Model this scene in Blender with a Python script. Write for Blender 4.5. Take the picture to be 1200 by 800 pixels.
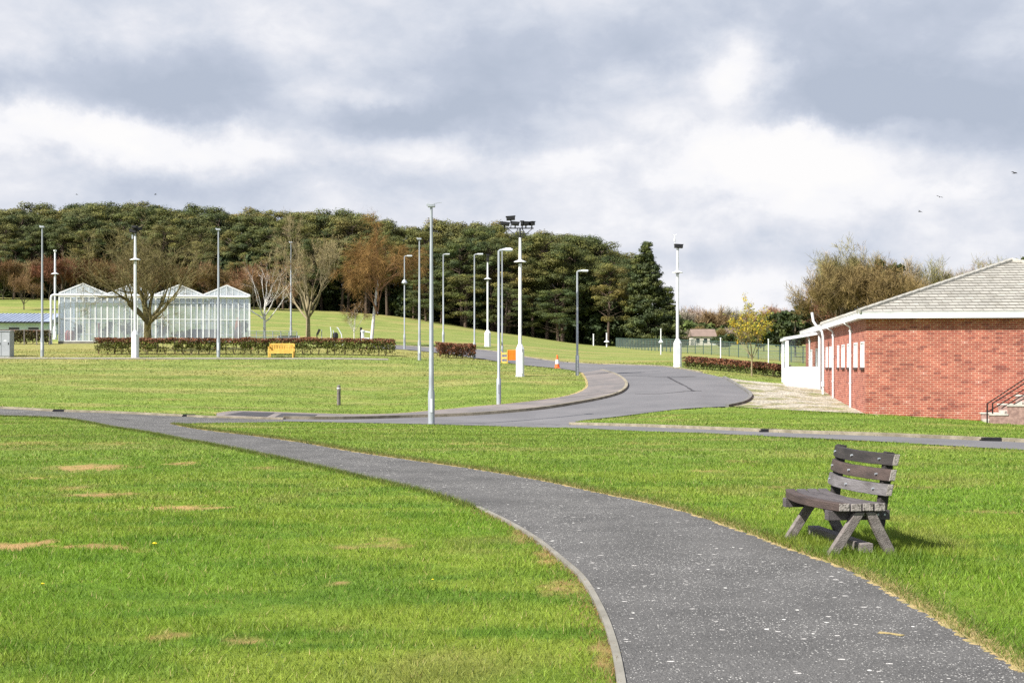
import bpy, bmesh, math, random
import numpy as np
from mathutils import Vector, Matrix, geometry
R = math.radians
random.seed(7)
NR = np.random.RandomState(11)

# ------------------------------------------------------------------ camera, sky, sun, exposure
scn = bpy.context.scene
for o in list(bpy.data.objects): bpy.data.objects.remove(o)
COL = scn.collection
EYE, F = 1.6, 1500.0
cam_d = bpy.data.cameras.new('camera'); cam = bpy.data.objects.new('camera', cam_d); COL.objects.link(cam)
cam.location = (0, 0, EYE); cam.rotation_euler = (R(90), 0, 0)
cam_d.sensor_width = 36; cam_d.lens = 45.0
cam_d.shift_y = 30 / 1200.0
cam_d.clip_start = 0.1; cam_d.clip_end = 8000
scn.camera = cam
SHX, SHY = 0.78, 0.60                      # shadow of a 1 m post on level ground
SL = math.hypot(SHX, SHY)
sun_el = math.atan2(1.0, SL)
sun_dir = Vector((-SHX, -SHY, 1)).normalized()
sd = bpy.data.lights.new('sun', 'SUN'); sd.energy = 5.0; sd.angle = R(0.55); sd.color = (1.0, 0.955, 0.88)
so = bpy.data.objects.new('sun', sd); COL.objects.link(so)
so.rotation_euler = sun_dir.to_track_quat('Z', 'Y').to_euler(); so.location = (-30, -30, 60)
scn.view_settings.view_transform = 'Standard'; scn.view_settings.look = 'None'
scn.view_settings.exposure = 0.95; scn.view_settings.gamma = 1
scn.view_settings.use_curve_mapping = False
scn.cycles.max_bounces = 8; scn.cycles.transparent_max_bounces = 24
scn.cycles.use_denoising = False

W = bpy.data.worlds.new('World'); scn.world = W; W.use_nodes = True
nt = W.node_tree; nt.nodes.clear()
def N(t, kind, **kw):
    n = t.nodes.new(kind)
    for k, v in kw.items():
        if k.startswith('i_'):
            n.inputs[k[2:].replace('_', ' ')].default_value = v
        else: setattr(n, k, v)
    return n
def L(t, a, b): t.links.new(a, b)
def mathn(t, op, a, b=None, clamp=False):
    n = t.nodes.new('ShaderNodeMath'); n.operation = op; n.use_clamp = clamp
    for i, v in enumerate((a, b)):
        if v is None: continue
        if isinstance(v, (int, float)): n.inputs[i].default_value = v
        else: t.links.new(v, n.inputs[i])
    return n.outputs[0]
def vmath(t, op, a, b):
    n = t.nodes.new('ShaderNodeVectorMath'); n.operation = op
    for i, v in enumerate((a, b)):
        if v is None: continue
        if isinstance(v, (tuple, list)): n.inputs[i].default_value = v
        else: t.links.new(v, n.inputs[i])
    return n
def ramp(t, fac, stops, interp='LINEAR'):
    n = t.nodes.new('ShaderNodeValToRGB'); n.color_ramp.interpolation = interp
    el = n.color_ramp.elements
    while len(el) < len(stops): el.new(0.5)
    for e, (p, c) in zip(el, stops):
        e.position = p; e.color = (*c, 1) if len(c) == 3 else c
    if fac is not None: t.links.new(fac, n.inputs[0])
    return n
sky = N(nt, 'ShaderNodeTexSky', sky_type='NISHITA', sun_disc=False)
sky.sun_elevation = sun_el; sky.sun_rotation = math.atan2(sun_dir.x, sun_dir.y)
sky.air_density = 1.0; sky.dust_density = 1.0; sky.ozone_density = 1.2
tc = N(nt, 'ShaderNodeTexCoord')
wn = N(nt, 'ShaderNodeTexNoise', i_Scale=7.0, i_Detail=10.0, i_Roughness=0.62)
L(nt, tc.outputs['Generated'], wn.inputs['Vector'])
wob = vmath(nt, 'SUBTRACT', wn.outputs['Color'], (0.5, 0.5, 0.5)).outputs[0]
wob = vmath(nt, 'MULTIPLY', wob, (0.11, 0.11, 0.09)).outputs[0]
dirw = vmath(nt, 'ADD', tc.outputs['Generated'], wob).outputs[0]
# stretched cloud noise
sep = N(nt, 'ShaderNodeSeparateXYZ'); L(nt, tc.outputs['Generated'], sep.inputs[0])
zz = mathn(nt, 'ADD', mathn(nt, 'ABSOLUTE', sep.outputs[2]), 0.22)
px_ = mathn(nt, 'DIVIDE', sep.outputs[0], zz); py_ = mathn(nt, 'DIVIDE', sep.outputs[1], zz)
cmb = N(nt, 'ShaderNodeCombineXYZ'); L(nt, px_, cmb.inputs[0]); L(nt, py_, cmb.inputs[1])
n1 = N(nt, 'ShaderNodeTexNoise', i_Scale=1.5, i_Detail=9.0, i_Roughness=0.56, i_Distortion=0.35)
L(nt, cmb.outputs[0], n1.inputs['Vector'])
st = vmath(nt, 'MULTIPLY', tc.outputs['Generated'], (1.0, 1.0, 1.75)).outputs[0]
n2 = N(nt, 'ShaderNodeTexNoise', i_Scale=9.0, i_Detail=12.0, i_Roughness=0.52, i_Distortion=0.35)
L(nt, st, n2.inputs['Vector'])
v = mathn(nt, 'MULTIPLY', mathn(nt, 'SUBTRACT', n1.outputs[0], 0.5), 0.45)
v = mathn(nt, 'ADD', v, mathn(nt, 'MULTIPLY', mathn(nt, 'SUBTRACT', n2.outputs[0], 0.5), 0.95))
n3 = N(nt, 'ShaderNodeTexNoise', i_Scale=26.0, i_Detail=8.0, i_Roughness=0.6, i_Distortion=0.3); L(nt, st, n3.inputs['Vector'])
v = mathn(nt, 'ADD', v, mathn(nt, 'MULTIPLY', mathn(nt, 'SUBTRACT', n3.outputs[0], 0.5), 0.48))
v = mathn(nt, 'ADD', v, 0.50)
BL = [(885, 82, 34, 22, .50), (862, 112, 40, 26, .42), (722, 116, 62, 26, .30), (790, 138, 90, 26, .22), (950, 175, 75, 20, .50), (905, 205, 120, 34, .34), (1040, 150, 60, 10, .30),
      (120, 148, 200, 16, .34), (230, 165, 190, 26, .22), (350, 120, 46, 20, .42), (345, 48, 40, 20, .22), (430, 112, 50, 12, .30), (600, 205, 230, 20, .24), (60, 45, 110, 36, .12),
      (820, 325, 120, 30, .26), (1120, 260, 160, 40, .16), (640, 240, 120, 22, .16), (40, 190, 120, 20, .12), (500, 30, 60, 40, .10),
      (110, 112, 200, 20, -.42), (240, 95, 100, 20, -.24), (440, 152, 90, 16, -.40), (545, 145, 130, 22, -.36), (1010, 112, 150, 30, -.48), (1150, 128, 120, 22, -.36), (935, 150, 60, 14, -.30), (1130, 172, 90, 20, -.34),
      (700, 40, 150, 40, -.22), (640, 92, 110, 26, -.24), (850, 288, 130, 14, -.28), (620, 182, 70, 12, -.22), (290, 210, 230, 14, -.20), (120, 200, 90, 12, -.12), (700, 218, 60, 12, -.16),
      (1000, 40, 200, 36, -.16), (250, 50, 60, 40, -.14), (760, 250, 90, 14, -.12), (1090, 215, 90, 10, -.10), (440, 225, 160, 12, -.14)]
for (bx, by, sx, sy, am) in BL:
    c = Vector(((bx - 600) / F, 1, (430 - by) / F)).normalized()
    d = vmath(nt, 'SUBTRACT', dirw, tuple(c)).outputs[0]
    d = vmath(nt, 'MULTIPLY', d, (F / sx * .75, 2.0, F / sy * .75)).outputs[0]
    ln = vmath(nt, 'DOT_PRODUCT', d, d).outputs['Value']
    g = mathn(nt, 'EXPONENT', mathn(nt, 'MULTIPLY', ln, -0.8))
    v = mathn(nt, 'ADD', v, mathn(nt, 'MULTIPLY', g, am*.95))
CS = 4.5     # cloud radiance before the background strength of 0.1
cr = ramp(nt, v, [(0.0, (.475, .54, .655)), (0.26, (.55, .61, .725)), (0.46, (.675, .725, .82)), (0.62, (.79, .82, .89)), (0.80, (.95, .96, .99)), (1.0, (1.0, 1.0, 1.0))])
cc = N(nt, 'ShaderNodeMix', data_type='RGBA', blend_type='MULTIPLY'); cc.inputs[0].default_value = 1
L(nt, cr.outputs[0], cc.inputs[6]); cc.inputs[7].default_value = (CS * 1.14, CS * 1.13, CS * 1.13, 1)
# broken cloud overhead and behind lets the blue sky through
gap = N(nt, 'ShaderNodeTexNoise', i_Scale=1.1, i_Detail=6.0, i_Roughness=0.55); L(nt, cmb.outputs[0], gap.inputs['Vector'])
gf = ramp(nt, gap.outputs[0], [(0.42, (0, 0, 0)), (0.62, (1, 1, 1))])
hi = N(nt, 'ShaderNodeMapRange'); L(nt, sep.outputs[2], hi.inputs[0])
hi.inputs[1].default_value = 0.34; hi.inputs[2].default_value = 0.60; hi.inputs[3].default_value = 0; hi.inputs[4].default_value = 1
gm = mathn(nt, 'MULTIPLY', mathn(nt, 'ADD', mathn(nt, 'MULTIPLY', gf.outputs[0], .6), .35), hi.outputs[0], True)
mx = N(nt, 'ShaderNodeMix', data_type='RGBA'); L(nt, gm, mx.inputs[0]); L(nt, cc.outputs[2], mx.inputs[6]); L(nt, sky.outputs[0], mx.inputs[7])
bg = N(nt, 'ShaderNodeBackground'); bg.inputs[1].default_value = 0.1; L(nt, mx.outputs[2], bg.inputs[0])
wo = N(nt, 'ShaderNodeOutputWorld'); L(nt, bg.outputs[0], wo.inputs[0])

# ------------------------------------------------------------------ terrain
US = np.array([-300, 0, 300, 450, 600, 700, 800, 900, 1015, 1200, 1500.])
YS = np.array([30, 37, 44, 52, 60, 75, 90, 105, 130, 160, 200.])
ROWS = np.array([
 [510, 500, 489, 468, 447, 419, 404, 396, 382, 368, 350],
 [510, 499, 489, 466, 447, 419, 404, 396, 382, 366, 348.5],
 [510, 500, 490, 470, 449, 419, 405, 398, 386, 374, 360],
 [511, 501, 493, 474, 452, 420, 408, 402, 393, 384, 369],
 [512, 504, 495, 468, 445, 428, 415, 408, 402, 397, 391],
 [512, 503, 492, 468, 447, 431, 421, 415, 411, 408, 404.5],
 [511, 500, 486, 462, 445, 428, 422, 417, 413, 410, 406],
 [511, 499, 484, 465, 450, 433, 428, 422, 415, 410, 405],
 [511, 500, 485, 472, 460, 440, 431, 424, 416, 410, 405],
 [516, 505, 494, 480, 468, 446, 434, 426, 417, 411, 406],
 [516, 505, 494, 480, 468, 446, 434, 426, 417, 411, 406.]])
Z = EYE + (430 - ROWS) / F * YS[None, :]
YN = np.concatenate([[0, 12, 21], YS, [240, 300, 420, 900, 3000]])
hl = np.clip((800 - US) / 500, 0, 1)
far = np.stack([Z[:, -1] + .9, Z[:, -1] + 1.6, Z[:, -1] + 2.8, Z[:, -1] + 7, Z[:, -1] + 26], 1)
ZN = np.concatenate([np.zeros((len(US), 2)), np.full((len(US), 1), -.01), Z, far], 1)
def hermite(xn, yn, x):
    m = np.zeros_like(yn)
    d = (yn[:, 1:] - yn[:, :-1]) / (xn[1:] - xn[:-1])
    m[:, 1:-1] = .5 * (d[:, 1:] + d[:, :-1]); m[:, 0] = d[:, 0]; m[:, -1] = d[:, -1]
    i = np.clip(np.searchsorted(xn, x) - 1, 0, len(xn) - 2); h = xn[i + 1] - xn[i]; t = np.clip((x - xn[i]) / h, 0, 1)
    return (2*t**3-3*t**2+1)*yn[:, i] + (t**3-2*t**2+t)*h*m[:, i] + (-2*t**3+3*t**2)*yn[:, i+1] + (t**3-t**2)*h*m[:, i+1]
LY = np.concatenate([np.arange(0, 120, .5), np.arange(120, 400, 2.), np.geomspace(400, 3000, 60)])
LU = np.arange(-300, 1501, 12.5)
G1 = hermite(YN, ZN, LY)
LUT = hermite(US, G1.T.copy(), LU)          # [LY, LU]
def HT(x, y):
    x = np.asarray(x, float); y = np.asarray(y, float)
    yc = np.clip(y, 0, 2999.); u = np.clip(600 + F * x / np.maximum(yc, 6), -300, 1499.9)
    i = np.clip(np.searchsorted(LY, yc, side='right') - 1, 0, len(LY) - 2); ty = (yc - LY[i]) / (LY[i+1] - LY[i])
    q = (u + 300) / 12.5; j = np.clip(q.astype(int), 0, len(LU) - 2); tu = q - j
    return (LUT[i, j]*(1-tu) + LUT[i, j+1]*tu)*(1-ty) + (LUT[i+1, j]*(1-tu) + LUT[i+1, j+1]*tu)*ty
def H(x, y): return float(HT(x, y))
SY = np.concatenate([np.arange(4, 60, .05), np.arange(60, 420, .25)])
def P(px, row):
    """where the ground is seen at this picture point"""
    s = (px - 600) / F
    z = HT(s * SY, SY); r = 430 - (z - EYE) / SY * F
    k = np.nonzero(r <= row)[0]
    if len(k) == 0: Y = SY[-1]
    elif k[0] == 0: Y = EYE * F / (row - 430)
    else:
        a = k[0]; t = (r[a-1] - row) / (r[a-1] - r[a] + 1e-9); Y = SY[a-1] + t * (SY[a] - SY[a-1])
    return Vector((s * Y, Y, H(s * Y, Y)))

# ------------------------------------------------------------------ value noise for meshes
_g = np.random.RandomState(5).rand(256, 256)
def vn(x, y, s):
    x = np.asarray(x) * s + 1000; y = np.asarray(y) * s + 1000
    i = np.floor(x).astype(int); j = np.floor(y).astype(int); fx = x - i; fy = y - j
    fx = fx*fx*(3-2*fx); fy = fy*fy*(3-2*fy)
    a = _g[i % 256, j % 256]; b = _g[(i+1) % 256, j % 256]; c = _g[i % 256, (j+1) % 256]; d = _g[(i+1) % 256, (j+1) % 256]
    return (a*(1-fx)+b*fx)*(1-fy) + (c*(1-fx)+d*fx)*fy
def fbm(x, y, s): return (vn(x, y, s) + .5*vn(x, y, 2.1*s) + .25*vn(x, y, 4.3*s)) / 1.75

# ------------------------------------------------------------------ materials
MATS = {}
def mat(name, col, col2=None, scale=4.0, rough=.8, bump=0.0, bscale=None, metal=0.0, detail=6.0, attr=None,
        transl=0.0, spec=0.35, coord='Object', tscale=(1, 1, 1), lo=.35, hi=.65, coat=0, objrand=0.0):
    if name in MATS: return MATS[name]
    m = bpy.data.materials.new(name); m.use_nodes = True; t = m.node_tree; t.nodes.clear()
    out = N(t, 'ShaderNodeOutputMaterial'); b = N(t, 'ShaderNodeBsdfPrincipled')
    b.inputs['Roughness'].default_value = rough; b.inputs['Metallic'].default_value = metal
    b.inputs['Specular IOR Level'].default_value = spec
    tcn = N(t, 'ShaderNodeTexCoord'); mp = N(t, 'ShaderNodeMapping'); mp.inputs['Scale'].default_value = tscale
    L(t, tcn.outputs[coord], mp.inputs[0])
    nz = N(t, 'ShaderNodeTexNoise', i_Scale=scale, i_Detail=detail, i_Roughness=.6); L(t, mp.outputs[0], nz.inputs['Vector'])
    col2 = col2 or tuple(c * .8 for c in col)
    rp = ramp(t, nz.outputs[0], [(lo, col2), (hi, col)])
    c = rp.outputs[0]
    if attr:
        at = N(t, 'ShaderNodeAttribute', attribute_name=attr)
        mm = N(t, 'ShaderNodeMix', data_type='RGBA', blend_type='MULTIPLY'); mm.inputs[0].default_value = 1
        L(t, c, mm.inputs[6]); L(t, at.outputs['Color'], mm.inputs[7]); c = mm.outputs[2]
    if objrand:
        oi = N(t, 'ShaderNodeObjectInfo'); hs = N(t, 'ShaderNodeHueSaturation')
        L(t, c, hs.inputs['Color'])
        L(t, mathn(t, 'ADD', mathn(t, 'MULTIPLY', oi.outputs['Random'], objrand), 1 - objrand / 2), hs.inputs['Value'])
        L(t, mathn(t, 'ADD', mathn(t, 'MULTIPLY', oi.outputs['Random'], -.07), .53), hs.inputs['Hue'])
        c = hs.outputs[0]
    L(t, c, b.inputs['Base Color'])
    if bump:
        n2 = N(t, 'ShaderNodeTexNoise', i_Scale=bscale or scale * 6, i_Detail=6.0); L(t, mp.outputs[0], n2.inputs['Vector'])
        bm_ = N(t, 'ShaderNodeBump'); bm_.inputs['Strength'].default_value = bump; bm_.inputs['Distance'].default_value = .02
        L(t, n2.outputs[0], bm_.inputs['Height']); L(t, bm_.outputs[0], b.inputs['Normal'])
    if transl:
        tr = N(t, 'ShaderNodeBsdfTranslucent'); L(t, c, tr.inputs[0]); ms = N(t, 'ShaderNodeMixShader'); ms.inputs[0].default_value = transl
        L(t, b.outputs[0], ms.inputs[1]); L(t, tr.outputs[0], ms.inputs[2]); L(t, ms.outputs[0], out.inputs[0])
    else: L(t, b.outputs[0], out.inputs[0])
    m['bsdf'] = b.name; MATS[name] = m
    return m
M = {}
M['white'] = mat('white_paint', (.74, .75, .77), (.60, .62, .64), 3, .45, spec=.5)
M['mast'] = mat('mast_paint', (.66, .69, .72), (.52, .55, .58), 1.5, .45, spec=.5)
M['galv'] = mat('galvanised_steel', (.41, .44, .47), (.28, .30, .33), 2.5, .5, metal=.35, spec=.5, tscale=(1, 1, .4))
M['black'] = mat('black_metal', (.018, .018, .02), (.01, .01, .011), 6, .5)
M['glass_lens'] = mat('lens', (.05, .06, .07), None, 6, .1)
M['conc'] = mat('concrete_edging', (.235, .222, .19), (.16, .15, .125), 3, .9, .1, 40)
M['kerb'] = mat('kerb_stone', (.30, .265, .20), (.16, .14, .10), 3.0, .95, .4, 30)
M['kerbdark'] = mat('kerb_dark', (.20, .19, .18), (.10, .10, .095), 3, .95, .4, 30)
def m_kerb(name, c1, c2):
    m = mat(name, c1, c2, 2.2, .95, .5, 30); return m
M['footway'] = mat('footway_asphalt', (.19, .165, .155), (.13, .12, .118), .5, .95, .3, 60, lo=.4, hi=.6)
M['road'] = mat('road_asphalt', (.155, .150, .155), (.110, .108, .114), .35, .95, .3, 60, lo=.35, hi=.7)
M['patch'] = mat('dark_asphalt', (.060, .056, .060), (.038, .038, .044), 2, .95, .3, 60)
M['bark'] = mat('bark', (.13, .105, .07), (.05, .042, .03), 5, .95, .5, 20, tscale=(1, 1, .3))
M['bark_moss'] = mat('mossy_bark', (.22, .19, .075), (.085, .068, .035), 5, .95, .5, 20)
M['bark_pale'] = mat('pale_bark', (.30, .25, .15), (.17, .14, .08), 4, .95, .4, 20)
M['bark_pine'] = mat('pine_bark', (.12, .085, .06), (.05, .038, .03), 3, .95, .4, 20)
M['birch'] = mat('birch_bark', (.62, .59, .55), (.06, .05, .045), 5.5, .8, .2, 20, tscale=(.6, .6, 2.2), lo=.34, hi=.42)
M['twig_red'] = mat('red_twigs', (.23, .13, .05), (.11, .062, .03), 2, .9, objrand=.4)
M['twig_brown'] = mat('brown_twigs', (.30, .20, .085), (.16, .105, .05), 2, .9, objrand=.4)
M['twig_olive'] = mat('olive_twigs', (.30, .25, .10), (.16, .13, .06), 2, .9, objrand=.3)
M['twig_grey'] = mat('grey_twigs', (.38, .33, .25), (.23, .195, .15), 2, .9, objrand=.3)
M['needle'] = mat('pine_needles', (.122, .130, .030), (.045, .060, .017), .5, .7, attr='tint', transl=.08, objrand=.6)
M['needle_dark'] = mat('fir_needles', (.070, .085, .022), (.028, .040, .014), .6, .7, attr='tint', transl=.1)
M['leaf_yellow'] = mat('yellow_leaves', (.52, .46, .06), (.34, .32, .05), 2, .7, attr='tint', transl=.3)
M['leaf_bush'] = mat('bush_leaves', (.09, .12, .035), (.04, .06, .02), 1.2, .8, attr='tint', transl=.2, objrand=.3)
M['hedge'] = mat('hedge_leaves', (1, 1, 1), (.6, .6, .6), 3, .75, attr='tint', transl=.2)
M['wood_grey'] = mat('grey_plank_wood', (.17, .16, .165), (.075, .068, .068), 3, .85, .5, 25, tscale=(5, 1, 5), lo=.3, hi=.7)
M['wood'] = mat('weathered_wood', (.23, .205, .19), (.10, .085, .08), 3, .85, .5, 25, tscale=(5, 1, 5), lo=.3, hi=.7)
M['wood_dark'] = mat('dark_wood', (.045, .038, .036), (.018, .016, .016), 3, .8, .5, 25, tscale=(5, 1, 5), lo=.3, hi=.7)
M['wood_red'] = mat('brown_wood', (.088, .062, .054), (.038, .028, .026), 3, .8, .5, 25, tscale=(5, 1, 5), lo=.3, hi=.7)
M['endgrain'] = mat('end_grain', (.30, .27, .25), (.07, .06, .055), 26, .9, .6, 60, detail=3, lo=.36, hi=.5)
M['yellow'] = mat('yellow_paint', (.70, .45, .10), (.50, .31, .06), 5, .65)
M['orange'] = mat('orange_plastic', (.75, .20, .015), (.62, .15, .01), 3, .5)
M['cone'] = mat('cone_orange', (.80, .15, .03), None, 3, .5)
M['grey'] = mat('cabinet_grey', (.34, .36, .385), (.28, .30, .32), 2, .5)
M['roofblue'] = mat('blue_grey_roof', (.27, .31, .40), (.20, .235, .31), 2, .5)
M['mint'] = mat('mint_render', (.66, .78, .75), (.55, .68, .66), 1, .8)
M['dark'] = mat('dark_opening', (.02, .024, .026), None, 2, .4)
M['fencegreen'] = mat('green_fence_paint', (.045, .085, .075), None, 3, .6)
M['fencewire'] = mat('fence_wire', (.17, .21, .19), None, 3, .6)
M['terra'] = mat('terracotta', (.42, .16, .08), (.3, .11, .06), 4, .8)
M['redobj'] = mat('red_paint', (.42, .05, .03), None, 4, .6)
M['render'] = mat('pink_render', (.36, .235, .205), (.20, .125, .11), 8, .9, .4, 40)
M['coping'] = mat('pale_coping', (.55, .52, .47), (.38, .36, .33), 8, .9)
M['bird'] = mat('bird_feather', (.02, .02, .022), None, 4, .8)
M['petal'] = mat('yellow_petals', (.80, .62, .02), None, 4, .6)
M['housew'] = mat('cream_wall', (.66, .62, .54), (.56, .52, .45), 1, .8)
M['houser'] = mat('house_roof', (.22, .16, .13), None, 1, .8)
M['lowgrey'] = mat('pale_floor', (.42, .42, .40), (.3, .3, .29), 2, .8)

def mat_glass(name, tint=(.85, .92, .92), op=.28, milk=.0):
    m = bpy.data.materials.new(name); m.use_nodes = True; t = m.node_tree; t.nodes.clear()
    out = N(t, 'ShaderNodeOutputMaterial'); tr = N(t, 'ShaderNodeBsdfTransparent'); tr.inputs[0].default_value = (*tint, 1)
    gl = N(t, 'ShaderNodeBsdfGlossy'); gl.inputs['Roughness'].default_value = .06; gl.inputs[0].default_value = (.9, .95, 1, 1)
    fr = N(t, 'ShaderNodeFresnel'); fr.inputs[0].default_value = 1.5
    ms = N(t, 'ShaderNodeMixShader'); L(t, mathn(t, 'ADD', mathn(t, 'MULTIPLY', fr.outputs[0], .9), op, True), ms.inputs[0])
    L(t, tr.outputs[0], ms.inputs[1]); L(t, gl.outputs[0], ms.inputs[2]); last = ms.outputs[0]
    if milk:
        df = N(t, 'ShaderNodeBsdfDiffuse'); nz = N(t, 'ShaderNodeTexNoise', i_Scale=.8, i_Detail=5.0)
        tcn = N(t, 'ShaderNodeTexCoord'); L(t, tcn.outputs['Object'], nz.inputs['Vector'])
        rp = ramp(t, nz.outputs[0], [(.35, (milk * .45,) * 3), (.7, (milk * 1.4,) * 3)])
        df.inputs[0].default_value = (.68, .72, .76, 1); m2 = N(t, 'ShaderNodeMixShader')
        L(t, rp.outputs[0], m2.inputs[0]); L(t, last, m2.inputs[1]); L(t, df.outputs[0], m2.inputs[2]); last = m2.outputs[0]
    L(t, last, out.inputs[0]); return m
M['glass'] = mat_glass('window_glass', (.5, .56, .58), .22)
M['gh_glass'] = mat_glass('greenhouse_glass', (.74, .80, .86), .14, .22)
M['gh_roof'] = mat_glass('greenhouse_roof_glass', (.85, .9, .92), .10, .5)

def m_asphalt_path():
    m = bpy.data.materials.new('path_asphalt'); m.use_nodes = True; t = m.node_tree; b = t.nodes['Principled BSDF']
    b.inputs['Roughness'].default_value = .93; b.inputs['Specular IOR Level'].default_value = .25
    g = N(t, 'ShaderNodeNewGeometry'); pos = g.outputs['Position']
    def nz(s, d=5.0):
        n = N(t, 'ShaderNodeTexNoise', i_Scale=s, i_Detail=d); L(t, pos, n.inputs['Vector']); return n.outputs[0]
    base = ramp(t, nz(1.3), [(.3, (.070, .069, .068)), (.7, (.106, .104, .102))])
    ag = N(t, 'ShaderNodeTexVoronoi', i_Scale=95.0); L(t, pos, ag.inputs['Vector'])
    agr = ramp(t, ag.outputs['Color'], [(.0, (.6, .6, .6)), (1, (1.5, 1.48, 1.45))])
    m1 = N(t, 'ShaderNodeMix', data_type='RGBA', blend_type='MULTIPLY'); m1.inputs[0].default_value = .9
    L(t, base.outputs[0], m1.inputs[6]); L(t, agr.outputs[0], m1.inputs[7]); c = m1.outputs[2]
    dens_ = ramp(t, nz(.55, 4.0), [(.30, (.15,)*3), (.5, (.65,)*3), (.72, (1.3,)*3)]).outputs[0]
    def specks(c, scale, rad, keep, col, stretch=(1, 1, 1)):
        wv = vmath(t, 'ADD', vmath(t, 'MULTIPLY', pos, stretch).outputs[0], (3.3, 1.7, 0)).outputs[0]
        v = N(t, 'ShaderNodeTexVoronoi', i_Scale=scale); L(t, wv, v.inputs['Vector'])
        s = N(t, 'ShaderNodeSeparateColor'); L(t, v.outputs['Color'], s.inputs[0])
        near = mathn(t, 'LESS_THAN', v.outputs['Distance'], mathn(t, 'MULTIPLY', s.outputs[1], rad))
        kp = mathn(t, 'LESS_THAN', s.outputs[0], mathn(t, 'MULTIPLY', dens_, keep*1.25))
        x = N(t, 'ShaderNodeMix', data_type='RGBA'); L(t, mathn(t, 'MULTIPLY', near, kp), x.inputs[0])
        L(t, c, x.inputs[6]); x.inputs[7].default_value = (*col, 1); return x.outputs[2]
    c = specks(c, 52, .32, .6, (.46, .45, .42))
    c = specks(c, 70, .36, .40, (.40, .39, .37))
    c = specks(c, 12, .18, .16, (.62, .61, .57), (1, .8, 1))
    c = specks(c, 16, .22, .30, (.55, .53, .50), (.6, 1.2, 1))
    # pale dusty margins and straw wash
    L(t, c, b.inputs['Base Color'])
    bp = N(t, 'ShaderNodeBump'); bp.inputs['Strength'].default_value = .6; bp.inputs['Distance'].default_value = .01
    L(t, ag.outputs['Distance'], bp.inputs['Height']); L(t, bp.outputs[0], b.inputs['Normal'])
    return m
M['path'] = m_asphalt_path()

def m_gravel():
    m = bpy.data.materials.new('gravel'); m.use_nodes = True; t = m.node_tree; b = t.nodes['Principled BSDF']; b.inputs['Roughness'].default_value = .95
    g = N(t, 'ShaderNodeNewGeometry'); pos = g.outputs['Position']
    n = N(t, 'ShaderNodeTexNoise', i_Scale=.9, i_Detail=8.0); L(t, pos, n.inputs['Vector'])
    r = ramp(t, n.outputs[0], [(.34, (.13, .16, .045)), (.43, (.24, .21, .12)), (.50, (.31, .285, .225)), (.8, (.40, .375, .32))])
    v = N(t, 'ShaderNodeTexVoronoi', i_Scale=14.0); L(t, pos, v.inputs['Vector'])
    r2 = ramp(t, v.outputs['Color'], [(0, (.35, .35, .34)), (.5, (1, 1, 1)), (1, (1.7, 1.65, 1.6))]); bb = N(t, 'ShaderNodeBump'); bb.inputs['Distance'].default_value = .04; L(t, v.outputs['Distance'], bb.inputs['Height']); L(t, bb.outputs[0], b.inputs['Normal'])
    x = N(t, 'ShaderNodeMix', data_type='RGBA', blend_type='MULTIPLY'); x.inputs[0].default_value = 1
    L(t, r.outputs[0], x.inputs[6]); L(t, r2.outputs[0], x.inputs[7]); L(t, x.outputs[2], b.inputs['Base Color'])
    return m
M['gravel'] = m_gravel()

def m_ground():
    m = bpy.data.materials.new('lawn'); m.use_nodes = True; t = m.node_tree; b = t.nodes['Principled BSDF']
    b.inputs['Roughness'].default_value = .9; b.inputs['Specular IOR Level'].default_value = .15
    g = N(t, 'ShaderNodeNewGeometry'); pos = g.outputs['Position']
    at = N(t, 'ShaderNodeAttribute', attribute_name='tint')
    mp = N(t, 'ShaderNodeMapping'); L(t, pos, mp.inputs[0]); mp.inputs['Scale'].default_value = (.35, 1, 1); mp.inputs['Rotation'].default_value = (0, 0, R(12))
    a = N(t, 'ShaderNodeTexNoise', i_Scale=1.1, i_Detail=9.0, i_Roughness=.65); L(t, mp.outputs[0], a.inputs['Vector'])
    r = ramp(t, a.outputs[0], [(.25, (.62, .72, .55)), (.5, (1, 1, 1)), (.75, (1.30, 1.18, 1.3))])
    mp2 = N(t, 'ShaderNodeMapping'); L(t, pos, mp2.inputs[0]); mp2.inputs['Scale'].default_value = (1.0, .8, 1); mp2.inputs['Rotation'].default_value = (0, 0, R(-7))
    f = N(t, 'ShaderNodeTexNoise', i_Scale=3.2, i_Detail=12.0, i_Roughness=.85); L(t, mp2.outputs[0], f.inputs['Vector'])
    r2 = ramp(t, f.outputs[0], [(.30, (.60, .68, .55)), (.5, (1.05, 1.05, 1.05)), (.72, (1.6, 1.45, 1.7))])
    x = N(t, 'ShaderNodeMix', data_type='RGBA', blend_type='MULTIPLY'); x.inputs[0].default_value = 1
    L(t, r.outputs[0], x.inputs[6]); L(t, r2.outputs[0], x.inputs[7])
    y = N(t, 'ShaderNodeMix', data_type='RGBA', blend_type='MULTIPLY'); y.inputs[0].default_value = 1
    L(t, x.outputs[2], y.inputs[6]); L(t, at.outputs['Color'], y.inputs[7]); L(t, y.outputs[2], b.inputs['Base Color'])
    bp = N(t, 'ShaderNodeBump'); bp.inputs['Strength'].default_value = .7; bp.inputs['Distance'].default_value = .10
    L(t, f.outputs[0], bp.inputs['Height']); L(t, bp.outputs[0], b.inputs['Normal'])
    return m
M['ground'] = m_ground()
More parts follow.
